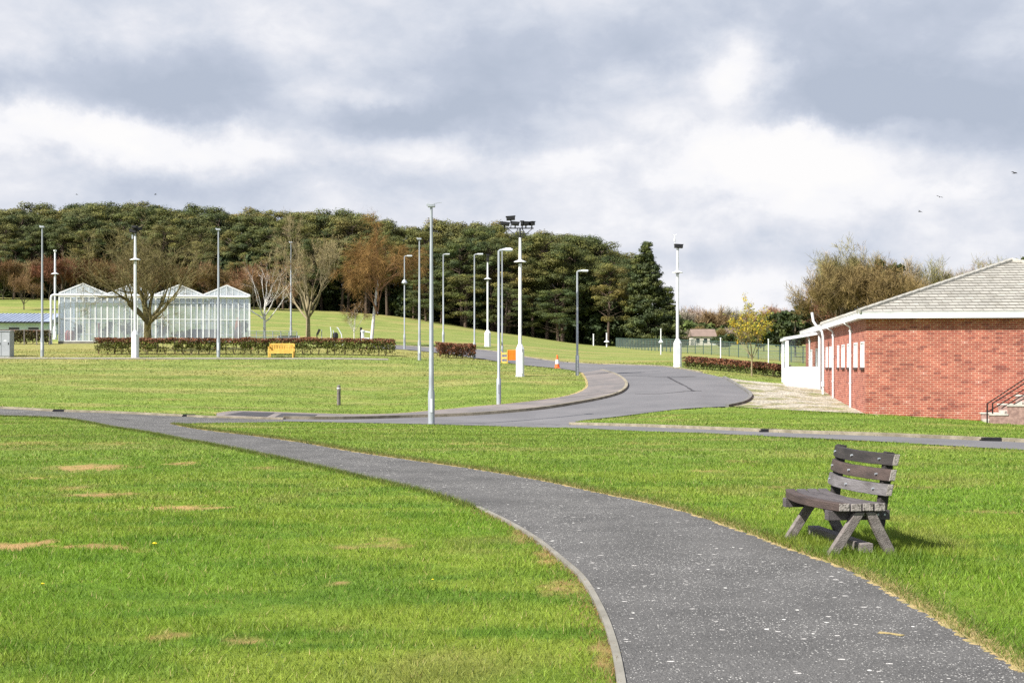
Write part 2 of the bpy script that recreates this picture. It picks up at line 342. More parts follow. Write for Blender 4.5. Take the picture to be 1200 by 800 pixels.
def m_blade():
    m = bpy.data.materials.new('grass_blades'); m.use_nodes = True; t = m.node_tree; t.nodes.clear()
    out = N(t, 'ShaderNodeOutputMaterial'); at = N(t, 'ShaderNodeAttribute', attribute_name='tint')
    b = N(t, 'ShaderNodeBsdfPrincipled'); b.inputs['Roughness'].default_value = .55; b.inputs['Specular IOR Level'].default_value = .25
    L(t, at.outputs['Color'], b.inputs['Base Color']); tr = N(t, 'ShaderNodeBsdfTranslucent'); L(t, at.outputs['Color'], tr.inputs[0])
    ms = N(t, 'ShaderNodeMixShader'); ms.inputs[0].default_value = .42
    L(t, b.outputs[0], ms.inputs[1]); L(t, tr.outputs[0], ms.inputs[2]); L(t, ms.outputs[0], out.inputs[0]); return m
M['blade'] = m_blade()
def m_brick():
    m = bpy.data.materials.new('red_brick'); m.use_nodes = True; t = m.node_tree; b = t.nodes['Principled BSDF']; b.inputs['Roughness'].default_value = .9
    uv = N(t, 'ShaderNodeUVMap', uv_map='uv')
    br = N(t, 'ShaderNodeTexBrick'); br.inputs['Scale'].default_value = 1; br.inputs['Brick Width'].default_value = .225; br.inputs['Row Height'].default_value = .075
    br.inputs['Mortar Size'].default_value = .0065; br.inputs['Mortar Smooth'].default_value = .1; br.inputs['Bias'].default_value = -.1
    br.inputs['Color1'].default_value = (.345, .086, .055, 1); br.inputs['Color2'].default_value = (.272, .067, .046, 1); br.inputs['Mortar'].default_value = (.52, .36, .26, 1)
    L(t, uv.outputs[0], br.inputs['Vector'])
    # odd pale, purple and dark bricks, cell by cell
    sp = N(t, 'ShaderNodeSeparateXYZ'); L(t, uv.outputs[0], sp.inputs[0])
    row = mathn(t, 'FLOOR', mathn(t, 'DIVIDE', sp.outputs[1], .075))
    colm = mathn(t, 'FLOOR', mathn(t, 'ADD', mathn(t, 'DIVIDE', sp.outputs[0], .225), mathn(t, 'MULTIPLY', mathn(t, 'MODULO', row, 2.0), .5)))
    cb = N(t, 'ShaderNodeCombineXYZ'); L(t, colm, cb.inputs[0]); L(t, row, cb.inputs[1])
    wn_ = N(t, 'ShaderNodeTexWhiteNoise'); wn_.noise_dimensions = '2D'; L(t, cb.outputs[0], wn_.inputs['Vector'])
    rr = ramp(t, wn_.outputs['Value'], [(0, (.62, .55, .6)), (.08, (.85, .8, .82)), (.3, (1, 1, 1)), (.75, (1.1, 1.15, 1.15)), (.93, (1.12, 1.25, 1.25)), (.985, (1.2, 1.6, 1.8))], 'CONSTANT')
    x = N(t, 'ShaderNodeMix', data_type='RGBA', blend_type='MULTIPLY'); x.inputs[0].default_value = 1
    L(t, br.outputs['Color'], x.inputs[6]); L(t, rr.outputs[0], x.inputs[7])
    nz = N(t, 'ShaderNodeTexNoise', i_Scale=.9, i_Detail=7.0); L(t, uv.outputs[0], nz.inputs['Vector'])
    r2 = ramp(t, nz.outputs[0], [(.3, (.82, .8, .8)), (.7, (1.15, 1.15, 1.15))])
    y = N(t, 'ShaderNodeMix', data_type='RGBA', blend_type='MULTIPLY'); y.inputs[0].default_value = 1
    L(t, x.outputs[2], y.inputs[6]); L(t, r2.outputs[0], y.inputs[7]); L(t, y.outputs[2], b.inputs['Base Color'])
    bp = N(t, 'ShaderNodeBump', invert=True); bp.inputs['Strength'].default_value = .6; bp.inputs['Distance'].default_value = .006
    L(t, br.outputs['Fac'], bp.inputs['Height']); L(t, bp.outputs[0], b.inputs['Normal'])
    return m
M['brick'] = m_brick()
def m_tile():
    m = bpy.data.materials.new('roof_tiles'); m.use_nodes = True; t = m.node_tree; b = t.nodes['Principled BSDF']; b.inputs['Roughness'].default_value = .9
    uv = N(t, 'ShaderNodeUVMap', uv_map='uv')
    br = N(t, 'ShaderNodeTexBrick'); br.inputs['Scale'].default_value = 1; br.inputs['Brick Width'].default_value = .33; br.inputs['Row Height'].default_value = .34
    br.inputs['Mortar Size'].default_value = .014; br.inputs['Color1'].default_value = (.345, .33, .295, 1); br.inputs['Color2'].default_value = (.27, .26, .232, 1); br.inputs['Mortar'].default_value = (.16, .15, .13, 1)
    L(t, uv.outputs[0], br.inputs['Vector'])
    nz = N(t, 'ShaderNodeTexNoise', i_Scale=1.6, i_Detail=9.0, i_Roughness=.7); L(t, uv.outputs[0], nz.inputs['Vector'])
    r2 = ramp(t, nz.outputs[0], [(.3, (.62, .6, .55)), (.5, (1, 1, 1)), (.72, (1.25, 1.25, 1.2))])
    y = N(t, 'ShaderNodeMix', data_type='RGBA', blend_type='MULTIPLY'); y.inputs[0].default_value = 1
    L(t, br.outputs[0], y.inputs[6]); L(t, r2.outputs[0], y.inputs[7]); L(t, y.outputs[2], b.inputs['Base Color'])
    return m
M['tile'] = m_tile()

# ------------------------------------------------------------------ object helpers
def tag(o, label=None, cat=None, group=None, kind=None):
    if label: o['label'] = label
    if cat: o['category'] = cat
    if group: o['group'] = group
    if kind: o['kind'] = kind
    return o
def empty(name, loc, label, cat, group=None, rz=0):
    o = bpy.data.objects.new(name, None); COL.objects.link(o); o.location = loc; o.rotation_euler = (0, 0, rz)
    o.empty_display_size = .3
    return tag(o, label, cat, group)
def copy_thing(root, loc, rz=0, sc=None, label=None, parent=None):
    c = root.copy(); COL.objects.link(c); c.location = loc; c.rotation_euler = (0, 0, rz)
    if sc is not None: c.scale = sc if hasattr(sc, '__len__') else (sc,) * 3
    if label: c['label'] = label
    def rec(src, dst):
        for ch in src.children:
            d = ch.copy(); COL.objects.link(d); d.parent = dst; rec(ch, d)
    rec(root, c); return c
class MB:
    def __init__(s): s.v = []; s.f = []; s.uv = {}; s.c = None
    def add(s, vs, fs, uvs=None):
        o = len(s.v); s.v += [tuple(p) for p in vs]
        for k, f in enumerate(fs):
            if uvs: s.uv[len(s.f)] = uvs[k]
            s.f.append(tuple(i + o for i in f))
        return s
    def box(s, lo, hi, m=None):
        x0, y0, z0 = lo; x1, y1, z1 = hi
        vs = [Vector(p) for p in ((x0,y0,z0),(x1,y0,z0),(x1,y1,z0),(x0,y1,z0),(x0,y0,z1),(x1,y0,z1),(x1,y1,z1),(x0,y1,z1))]
        if m is not None: vs = [m @ p for p in vs]
        return s.add(vs, [(0,3,2,1),(4,5,6,7),(0,1,5,4),(1,2,6,5),(2,3,7,6),(3,0,4,7)])
    def beam(s, a, b, w, h, up=(0, 0, 1)):
        a, b = Vector(a), Vector(b); d = (b - a); Ln = d.length; d.normalize(); sdv = d.cross(Vector(up))
        if sdv.length < 1e-4: sdv = Vector((1, 0, 0))
        sdv.normalize(); u2 = sdv.cross(d)
        m = Matrix((( *sdv, 0), (*d, 0), (*u2, 0), (0, 0, 0, 1))).transposed(); m.translation = a
        return s.box((-w/2, 0, -h/2), (w/2, Ln, h/2), m)
    def tube(s, pts, rad, n=8, cap=True):
        pts = [Vector(p) for p in pts]
        if not hasattr(rad, '__len__'): rad = [rad] * len(pts)
        vs = []; fs = []; prev = None
        for i, p in enumerate(pts):
            t = (pts[min(i+1, len(pts)-1)] - pts[max(i-1, 0)]); t.normalize()
            a = prev - t * prev.dot(t) if prev is not None else t.orthogonal()
            if a.length < 1e-5: a = t.orthogonal()
            a.normalize(); prev = a; b = t.cross(a)
            for k in range(n):
                an = 2*math.pi*k/n; vs.append(p + (a*math.cos(an) + b*math.sin(an)) * rad[i])
        for i in range(len(pts)-1):
            for k in range(n):
                k2 = (k+1) % n; fs.append((i*n+k, i*n+k2, (i+1)*n+k2, (i+1)*n+k))
        if cap: fs.append(tuple(range(n))[::-1]); fs.append(tuple((len(pts)-1)*n + k for k in range(n)))
        return s.add(vs, fs)
    def lathe(s, prof, n=16, c=(0, 0, 0), rot=0):
        vs = []; fs = []
        for (r, z) in prof:
            for k in range(n):
                a = 2*math.pi*(k+.5)/n + rot; vs.append((c[0]+r*math.cos(a), c[1]+r*math.sin(a), c[2]+z))
        for i in range(len(prof)-1):
            for k in range(n):
                k2 = (k+1) % n; fs.append((i*n+k, i*n+k2, (i+1)*n+k2, (i+1)*n+k))
        fs.append(tuple(range(n))[::-1]); fs.append(tuple((len(prof)-1)*n+k for k in range(n)))
        return s.add(vs, fs)
    def quad(s, a, b, c, d, uv=None): return s.add([a, b, c, d], [(0, 1, 2, 3)], [uv] if uv else None)
    def build(s, name, m, parent=None, smooth=False, bevel=0, flip=False):
        me = bpy.data.meshes.new(name); me.from_pydata(s.v, [], s.f); 
        if s.uv:
            ul = me.uv_layers.new(name='uv')
            for p in me.polygons:
                if p.index in s.uv:
                    for k, li in enumerate(p.loop_indices): ul.data[li].uv = s.uv[p.index][k]
        if m: me.materials.append(m)
        if smooth:
            me.polygons.foreach_set('use_smooth', [True] * len(me.polygons))
            try: me.set_sharp_from_angle(angle=R(40))
            except Exception: pass
        me.update(); o = bpy.data.objects.new(name, me); COL.objects.link(o)
        if parent: o.parent = parent
        if bevel:
            b = o.modifiers.new('bevel', 'BEVEL'); b.width = bevel; b.segments = 2; b.limit_method = 'ANGLE'; b.angle_limit = R(40)
        return o
def np_mesh(name, V, nper, m, parent=None, col=None, link=True):
    """many separate faces of nper corners each: V (n*nper,3)"""
    me = bpy.data.meshes.new(name); n = len(V) // nper
    me.vertices.add(len(V)); me.vertices.foreach_set('co', V.astype(np.float32).ravel())
    me.loops.add(len(V)); me.loops.foreach_set('vertex_index', np.arange(len(V), dtype=np.int32))
    me.polygons.add(n); me.polygons.foreach_set('loop_start', np.arange(0, len(V), nper, dtype=np.int32))
    try: me.polygons.foreach_set('loop_total', np.full(n, nper, dtype=np.int32))
    except Exception: pass
    me.update(calc_edges=True)
    if col is not None:
        a = me.attributes.new('tint', 'FLOAT_COLOR', 'POINT'); c4 = np.ones((len(V), 4), np.float32); c4[:, :3] = col; a.data.foreach_set('color', c4.ravel())
    me.materials.append(m)
    if not link: return me
    o = bpy.data.objects.new(name, me); COL.objects.link(o)
    if parent: o.parent = parent
    return o

# ------------------------------------------------------------------ curves on the ground (read where the ground is seen)
def cr_pts(pts, n=6):
    p = [np.array(q, float) for q in pts]; out = []
    for i in range(len(p)-1):
        a = p[max(i-1, 0)]; b = p[i]; c = p[i+1]; d = p[min(i+2, len(p)-1)]
        for k in range(n):
            t = k/n; out.append(.5*((2*b)+(-a+c)*t+(2*a-5*b+4*c-d)*t*t+(-a+3*b-3*c+d)*t**3))
    out.append(p[-1]); return out
def gcurve(pts, n=8):
    """smooth curve of world xy points"""
    w = [P(*q) for q in pts]
    return [(float(q[0]), float(q[1])) for q in cr_pts([(a.x, a.y) for a in w], n)]
def sheet(name, poly, m, off, spacing=1.0, offf=None, kind='structure'):
    pl = [Vector(p) for p in poly]; nb = len(pl)
    xs = [p.x for p in pl]; ys = [p.y for p in pl]; pts = list(pl)
    y = min(ys)
    while y < max(ys):
        sp = spacing * max(.35, min(2.0, y / 30))
        x = min(xs)
        while x < max(xs): pts.append(Vector((x + .013, y + .007))); x += sp
        y += sp
    r = geometry.delaunay_2d_cdt(pts, [], [list(range(nb))], 1, 1e-4)
    vs, fs = r[0], r[2]
    vx = np.array([v.x for v in vs]); vy = np.array([v.y for v in vs]); vz = HT(vx, vy) + off
    if offf is not None: vz = vz + np.array([offf(a, b) for a, b in zip(vx, vy)])
    me = bpy.data.meshes.new(name); me.from_pydata(list(zip(vx, vy, vz)), [], [tuple(f) for f in fs])
    me.materials.append(m); me.polygons.foreach_set('use_smooth', [True] * len(me.polygons)); me.update()
    if len(me.polygons) and sum(p.normal.z for p in me.polygons) < 0: me.flip_normals()
    o = bpy.data.objects.new(name, me); COL.objects.link(o); o['kind'] = kind; return o
def offset_curve(c, d):
    out = []
    for i, p in enumerate(c):
        a = c[max(i-1, 0)]; b = c[min(i+1, len(c)-1)]; t = Vector((b[0]-a[0], b[1]-a[1]))
        if t.length < 1e-6: t = Vector((1, 0))
        t.normalize(); out.append((p[0] - t.y*d, p[1] + t.x*d))
    return out
def ribbon(name, c, w, top, m, jag=0, low=-.06, shift=0, kind='structure'):
    """raised strip centred on the curve (shifted left by shift)"""
    mb = MB(); a = offset_curve(c, shift - w/2); b = offset_curve(c, shift + w/2)
    vs = []; fs = []
    for i, (p, q) in enumerate(zip(a, b)):
        if jag:
            k1 = 1 + jag*(random.random()-.5)*2; k2 = 1 + jag*(random.random()-.5)*2
            cx, cy = (p[0]+q[0])/2, (p[1]+q[1])/2
            p = (cx+(p[0]-cx)*k1, cy+(p[1]-cy)*k1); q = (cx+(q[0]-cx)*k2, cy+(q[1]-cy)*k2)
        z1 = H(*p); z2 = H(*q); zt = max(z1, z2) + top
        vs += [(p[0], p[1], z1+low), (p[0], p[1], zt), (q[0], q[1], zt), (q[0], q[1], z2+low)]
    for i in range(len(a)-1):
        o = i*4
        fs += [(o, o+4, o+5, o+1), (o+1, o+5, o+6, o+2), (o+2, o+6, o+7, o+3)]
    fs += [(0, 1, 2, 3), tuple(len(vs)-4+k for k in (3, 2, 1, 0))]
    mb.add(vs, fs); o = mb.build(name, m); o['kind'] = kind; return o

path_left = [(-150, 483), (0, 487.5), (83, 491.5), (133, 501), (208, 514), (250, 521), (333, 538), (417, 557), (500, 576), (560, 595), (595, 612), (628, 632), (655.5, 654), (683, 679), (705, 717.5), (719, 756), (728, 800), (733, 850), (738, 930)]
path_right = [(200, 497), (254, 506), (347, 518), (410, 529), (470, 538), (554, 550), (640, 565), (700, 578), (750, 588), (803, 601), (873, 625), (932, 647), (996, 670), (1054, 702), (1118, 740), (1171, 772), (1200, 790), (1290, 850), (1400, 930)]
left_top = [(-150, 473.5), (0, 478.8), (67, 482.3), (133, 484.3), (217, 488.3), (253, 490), (332, 491.8)]
cPL, cPR, cLT = gcurve(path_left), gcurve(path_right), gcurve(left_top)
sp0 = P(332, 494.5); sp1 = P(218, 496.2)
poly_path = cLT + [(sp0.x, sp0.y), (sp1.x, sp1.y)] + cPR + cPL[::-1]
road_far = [(430, 404), (470, 405.2), (500, 407), (535, 408.5), (570, 410.7), (615, 418.5), (650, 423.5), (690, 426.5), (717, 427.2), (767, 429), (793, 432), (820, 436.7), (847, 443), (867, 455), (877, 462), (876, 468), (867, 473), (850, 476.7)]
lawn_r = [(850, 476.7), (800, 479.2), (750, 485), (700, 490.8), (680, 493.2), (667, 497)]
tri_top = [(668, 501.5), (600, 500.3), (560, 498.8), (470, 496.6), (332, 494.0)]
kerb_in = [(332, 491.5), (392, 491.8), (476, 489.8), (520, 488.6), (567, 486.2), (633, 480.3), (683, 472.4), (717, 465), (731, 459), (735.5, 452), (731, 445.3), (721, 439.5), (706, 435)]
near_edge = [(683, 437), (670, 434), (652, 431.5), (615, 428), (590, 424.5), (570, 421.5), (535, 416.5), (500, 412), (470, 409.5), (430, 408)]
lawn_foot = [(254, 484.5), (278, 482), (344, 483.8), (410, 485.6), (460, 485), (500, 482), (550, 477.3), (600, 473), (640, 468.2), (670, 462.8), (686, 456), (689, 448.5), (683, 437)]
cRF, cLR, cTT, cKI, cNE, cLF = map(gcurve, (road_far, lawn_r, tri_top, kerb_in, near_edge, lawn_foot))
poly_road = cRF + cLR[1:] + cTT + cKI + cNE
def dseg(c):
    a = np.array(c)
    def f(x, y): return float(np.min(np.hypot(a[:, 0]-x, a[:, 1]-y)))
    return f
dk, dl = dseg(gcurve(kerb_in, 30)), dseg(gcurve(lawn_foot, 30))
def crossfall(x, y):
    a, b = dk(x, y), dl(x, y); t = b/(a+b+1e-6)
    fade = min(1, max(0, (x - P(420, 488).x) / 4.0))
    return (.012 + .085*t*fade)
poly_foot = cLF + [(P(706, 435).x, P(706, 435).y)] + cKI[::-1] + [(P(253, 490.5).x, P(253, 490.5).y)]
side_up = [(667, 498), (700, 498.8), (780, 501.5), (897, 506.6), (1000, 510.3), (1158, 517), (1200, 519), (1350, 527), (1500, 534)]
side_lo = [(1500, 546), (1350, 536), (1200, 527.6), (1153, 525), (967, 514.5), (780, 506.3), (700, 502.8), (664, 501.6)]
cSU, cSL = gcurve(side_up), gcurve(side_lo)
poly_side = cSU + cSL
gravel_p = [(835, 440.5), (850, 442), (872, 445.5), (922, 450), (975, 453)]
gravel_b = [(1030, 488), (1017, 485), (960, 482), (900, 478.8), (862, 476.5), (869, 473.5), (877.5, 468), (878.5, 462), (868, 454.5), (848, 442.8), (835, 440.5)]
poly_grav = gcurve(gravel_p) + gcurve(gravel_b)[:-1]
fp = [(-150, 418.6), (0, 419.6), (150, 420), (300, 420.2), (420, 420.6), (455, 421.2)]
cFP = gcurve(fp)
SHEETS = [poly_path, poly_road, poly_foot, poly_side, poly_grav]

sheet('path', poly_path, M['path'], .012)
sheet('road', poly_road, M['road'], .016)
sheet('footway', poly_foot, M['footway'], .010, .8, crossfall)
sheet('side_path', poly_side, M['road'], .014)
sheet('gravel_yard', poly_grav, M['gravel'], .010)
fpa, fpb = offset_curve(cFP, -.55), offset_curve(cFP, .55)
sheet('far_footpath', fpa + fpb[::-1], mat('pale_path', (.27, .245, .20), (.20, .18, .15), 1, .9), .02)
ribbon('path_edging', gcurve(path_left[9:]), .044, .022, M['conc'], shift=.0)
ribbon('kerb', cKI, .13, .115, M['kerb'], shift=.05)
ribbon('kerb', cSU, .16, .09, M['kerb'], shift=.07)
ribbon('kerb', cLT, .20, .07, M['kerb'], shift=.08)
ribbon('kerb', gcurve(road_far[12:]), .13, .10, M['kerbdark'], shift=.07)
ribbon('kerb', gcurve(road_far[:12]), .15, .06, M['kerb'], shift=.10)
# pale straw fringe beside the tarmac
M['straw'] = mat('dead_grass', (.42, .31, .15), (.22, .19, .07), 9, .95, .6, 60)
ribbon('dry_grass_verge', gcurve(path_right[:-2], 30), .13, .016, M['straw'], jag=.55, shift=.05)
ribbon('dry_grass_verge', gcurve(left_top, 20), .34, .02, M['straw'], jag=.5, shift=.36)
ribbon('dry_grass_verge', gcurve(side_up, 24), .18, .02, M['straw'], jag=.6, shift=.24)
ribbon('dry_grass_verge', gcurve(lawn_foot, 20), .12, .02, M['straw'], jag=.6, shift=.05)
ribbon('dry_grass_verge', gcurve(road_far[:9], 20), .30, .03, M['straw'], jag=.6, shift=.32)
# darker reinstated tarmac on the footway and cracks and a painted lamp post shadow on the road
dp = [P(*q) for q in ((262, 486.8), (285, 483.2), (322, 484.2), (312, 489))]
dq = [P(*q) for q in ((330, 485.2), (372, 486.4), (366, 489.6), (322, 489.2))]
for q in (dp, dq):
    c = [(a.x, a.y) for a in q]
    dens = []
    for i in range(4):
        a, b = c[i], c[(i+1) % 4]
        for k in range(6): dens.append((a[0]+(b[0]-a[0])*k/6, a[1]+(b[1]-a[1])*k/6))
    sheet('tarmac_patch', dens, M['patch'], .03, .6)
def crack_and_shadow(pts, w):
    ribbon('road_crack_and_shadow', gcurve(pts, 12), w, .004, M['patch'], jag=.5, low=.0, kind='structure').location.z = .016
crack_and_shadow([(783, 442), (793, 447.5), (803, 452.5), (812, 458)], .10)
crack_and_shadow([(745, 462), (775, 461.5), (812, 458.2), (822, 458.4)], .06)
crack_and_shadow([(560, 497), (590, 497.8), (620, 496.6), (655, 498.2)], .12)
crack_and_shadow([(690, 440), (730, 440.5), (783, 441.8), (815, 441.4)], .07)  # cast shadow of the lamp at the footway bend, painted as a dark strip
crack_and_shadow([(130, 490), (140, 491.8), (150, 492.5)], .07)
_q = [P(*a) for a in ((1030, 743), (1045, 744.5), (1058, 747))]
ribbon('dry_grass_smear', [(a.x, a.y) for a in _q], .06, .003, M['straw'], jag=.7, low=.0).location.z = .013
# gully slots in the kerbs
for (a, b) in ((70, 482.3), (222, 488.2), (901, 506.6), (1161, 517.1)):
    p = P(a, b); mb = MB(); mb.box((-.24, -.07, -.02), (.24, .07, .05)); mb.box((-.2, -.1, .0), (.2, .075, .095))
    o = mb.build('gully_grate', M['black']); o.location = p + Vector((0, -.02, 0))
    tag(o, {70: 'black gully slot in the kerb nearest the left picture edge', 222: 'black gully slot in the kerb just before the dark tarmac patch', 901: 'black gully slot in the side path kerb left of the wooden bench', 1161: 'black gully slot in the side path kerb below the railed steps'}[a], 'gully', 'gully slots in the kerbs')

def inside(poly, x, y):
    p = np.array(poly); n = len(p); r = np.zeros(len(x), bool)
    mn, mxx = p.min(0), p.max(0); c = np.nonzero((x > mn[0]) & (x < mxx[0]) & (y > mn[1]) & (y < mxx[1]))[0]
    if not len(c): return r
    xs, ys = x[c], y[c]; ins = np.zeros(len(c), bool); j = n-1
    for i in range(n):
        xi, yi = p[i]; xj, yj = p[j]
        if yi != yj:
            k = ((yi > ys) != (yj > ys)) & (xs < (xj-xi)*(ys-yi)/(yj-yi) + xi); ins ^= k
        j = i
    r[c] = ins; return r
# ------------------------------------------------------------------ ground sheet
# worn and dry spots of the lawn (real bare places)
spots = []
for (a, b, w, h) in ((105, 548, .85, .50), (118, 579, .45, .22), (210, 595, .62, .22), (118, 640, .36, .13), (8, 640, .42, .16), (55, 635, .10, .14), (215, 543, .35, .25), (90, 572, .3, .3),
                     (165, 645, .15, .08), (415, 641, .25, .1), (395, 684, .14, .08), (198, 745, .16, .1), (288, 750, .2, .08), (455, 633, .2, .14), (660, 690, .22, .22), (712, 770, .10, .35),
                     (640, 655, .15, .35), (610, 630, .12, .3), (440, 640, .4, .12), (398, 738, .12, .08), (45, 560, .5, .2), (20, 520, .9, .5), (130, 520, .7, .5), (310, 548, .4, .2),
                     (1075, 571, .5, .22), (1100, 525, .8, .4), (1010, 516, .9, .3), (905, 570, .4, .15), (870, 541, .6, .25), (760, 520, .9, .4), (560, 520, 1.0, .4), (830, 552, .5, .2), (1160, 600, .4, .12), (1040, 560, .5, .1),
                     (300, 440, 1.4, .5), (120, 455, 1.2, .4), (520, 447, 1.6, .5), (635, 449, 1.0, .5), (200, 468, 1.2, .4), (60, 446, 1.3, .4), (470, 462, 1.0, .4), (420, 435, 1.6, .6), (560, 440, 1, .4)):
    p = P(a, b); spots.append((p.x, p.y, w, h))
EDGE = [np.array(gcurve(path_right, 16))]
def dryness(x, y):
    d = np.zeros_like(x)
    wx = (vn(x, y, 9) - .5) * .30; wy = (vn(x+50, y+9, 9) - .5) * .30
    for si, (a, b, w, h) in enumerate(spots):
        q = ((x-a)/(w*.8) + wx*3)**2 + ((y-b)/(h*1.5) + wy*3)**2
        d = np.maximum(d, np.clip(1.25 - q, 0, 1)*(3.0 if si < 7 else 1.0))
    d = d*np.clip(1.9*vn(x, y*1.3, 7)-.15, 0, 1)*np.clip(.3+1.2*vn(x, y, 19), 0, 1)
    return np.clip(d*np.clip(1.25-y/42, .35, 1), 0, 1)
GREEN = np.array((.132, .215, .020)); YELL = np.array((.200, .250, .034)); DARK = np.array((.080, .150, .015)); DIRT = np.array((.36, .22, .10)); FIELD = np.array((.185, .200, .062))
def lawn_col(x, y):
    n = fbm(x, y*1.3, .35); n2 = fbm(x*.6+40, y*2.0, 1.5); n3 = fbm(x+77, y+31, .9)
    t = np.clip((n-.35)*2.4, 0, 1)[:, None]; c = GREEN*(1-t) + YELL*t
    t = np.clip((n2-.46)*3.2, 0, .85)[:, None]; c = c*(1-t) + DARK*t*1.15
    t = np.clip((n3-.6)*3.0, 0, .6)[:, None]; c = c*(1-t) + np.array((.21, .205, .055))*t
    t = np.clip((y-13)/22, 0, .62)[:, None]; c = c*(1-t) + np.array((.152, .202, .040))*t
    t = np.clip((y-44)/40, 0, .6)[:, None]; c = c*(1-t) + FIELD*t
    c = c*(1 - .12*np.clip((y-22)/12, 0, 1))[:, None]*np.array((.97, 1.0, .95))
    # mown bands running across the slopes
    s = .5 + .5*np.sin(y*1.9 + x*.12 + 2*vn(x, y, .12)); t = (np.clip((y-18)/12, 0, 1)*.22*s)[:, None]; c = c*(1+t)
    q = fbm(x*.10+11, y*.55, .5); t = (np.clip((q-.50)*4, 0, .55)*np.clip((y-46)/25, 0, 1))[:, None]; c = c*(1-t) + np.array((.27, .225, .085))*t
    q = fbm(x*.3+71, y*1.1, .8); t = (np.clip((q-.62)*4, 0, .5)*np.clip((y-15)/15, 0, 1))[:, None]; c = c*(1-t) + np.array((.30, .26, .10))*t
    d = dryness(x, y)[:, None]*.8; c = c*(1-d) + DIRT*d
    return c
ss = np.concatenate([-np.geomspace(8, .56, 26), np.arange(-.55, .5501, .0052), np.geomspace(.56, 8, 26)])
yy = np.concatenate([np.arange(-40, 4, 2.), np.geomspace(4, 60, 320), np.geomspace(60.6, 420, 150), np.geomspace(430, 3000, 14)])
gw = np.maximum(yy, 4) + .5
X = ss[None, :]*gw[:, None]; Y = np.repeat(yy[:, None], len(ss), 1)
Zg = HT(X, Y) + (vn(X, Y, .7) - .5)*.012
nv, nu = X.shape
V = np.stack([X.ravel(), Y.ravel(), Zg.ravel()], 1)
for pl_ in SHEETS: V[inside(pl_, V[:, 0], V[:, 1]), 2] -= .07
idx = np.arange(nv*nu).reshape(nv, nu)
Fq = np.stack([idx[:-1, :-1], idx[:-1, 1:], idx[1:, 1:], idx[1:, :-1]], -1).reshape(-1, 4)
me = bpy.data.meshes.new('ground'); me.vertices.add(len(V)); me.vertices.foreach_set('co', V.astype(np.float32).ravel())
me.loops.add(Fq.size); me.loops.foreach_set('vertex_index', Fq.astype(np.int32).ravel())
me.polygons.add(len(Fq)); me.polygons.foreach_set('loop_start', np.arange(0, Fq.size, 4, dtype=np.int32)); me.polygons.foreach_set('use_smooth', np.ones(len(Fq), bool))
me.update(calc_edges=True)
a = me.attributes.new('tint', 'FLOAT_COLOR', 'POINT'); c4 = np.ones((len(V), 4), np.float32); c4[:, :3] = lawn_col(V[:, 0], V[:, 1]); a.data.foreach_set('color', c4.ravel())
me.materials.append(M['ground']); go = bpy.data.objects.new('ground', me); COL.objects.link(go); go['kind'] = 'structure'

# ------------------------------------------------------------------ grass blades
EDG = np.array(gcurve(path_left[9:], 16))
def grass_zone(y0, y1, dens, w, h, gain=1.22):
    A = .47*(y1**2 - y0**2); n = int(A*dens)
    y = np.sqrt(NR.rand(n)*(y1**2-y0**2) + y0**2); x = (NR.rand(n)*2-1)*.47*y
    keep = np.ones(n, bool)
    for pl in SHEETS: keep &= ~inside(pl, x, y)
    if y0 < 22:
        m_ = np.nonzero(y < 14)[0]; e_ = EDG; dm = np.full(len(m_), 9.)
        for q_ in range(0, len(e_)): dm = np.minimum(dm, np.hypot(x[m_]-e_[q_, 0], y[m_]-e_[q_, 1]))
        keep[m_] &= dm > .075
    d = dryness(x, y); keep &= NR.rand(n) > d*.8
    x, y, d = x[keep], y[keep], d[keep]; n = len(x)
    hh = h*(.45 + 1.0*fbm(x, y, 2.3))*(.55 + .8*NR.rand(n)); hh *= (1 - .55*d)
    tuft = vn(x, y, 5.5); hh *= np.where(tuft > .8, 1.35, 1.0)
    an = NR.rand(n)*2*math.pi; ln = (.25 + .9*NR.rand(n))*hh; la = NR.rand(n)*2*math.pi
    ww = w*(.6 + .8*NR.rand(n)); z = HT(x, y) - .004
    a = np.stack([x-np.cos(an)*ww, y-np.sin(an)*ww, z], 1); b = np.stack([x+np.cos(an)*ww, y+np.sin(an)*ww, z], 1)
    c = np.stack([x+np.cos(la)*ln, y+np.sin(la)*ln, z+hh], 1)
    V = np.stack([a, b, c], 1).reshape(-1, 3)
    col = lawn_col(x, y)*gain
    r = NR.rand(n)[:, None]; col = col*(.62 + .85*NR.rand(n)[:, None])
    col = np.where(r > .965, np.array((.42, .36, .14)), col); col = np.where(r < .05, np.array((.06, .11, .02)), col)
    C = np.repeat(col, 3, 0)
    return V, C
zz_ = [grass_zone(4.5, 9, 3400, .0028, .040), grass_zone(9, 14, 2300, .0038, .042), grass_zone(14, 22, 1000, .0060, .042), grass_zone(22, 32, 560, .009, .038, 1.2), grass_zone(32, 46, 320, .013, .036, 1.35), grass_zone(46, 64, 130, .020, .034, 1.4), grass_zone(64, 84, 55, .032, .040, 1.5)]
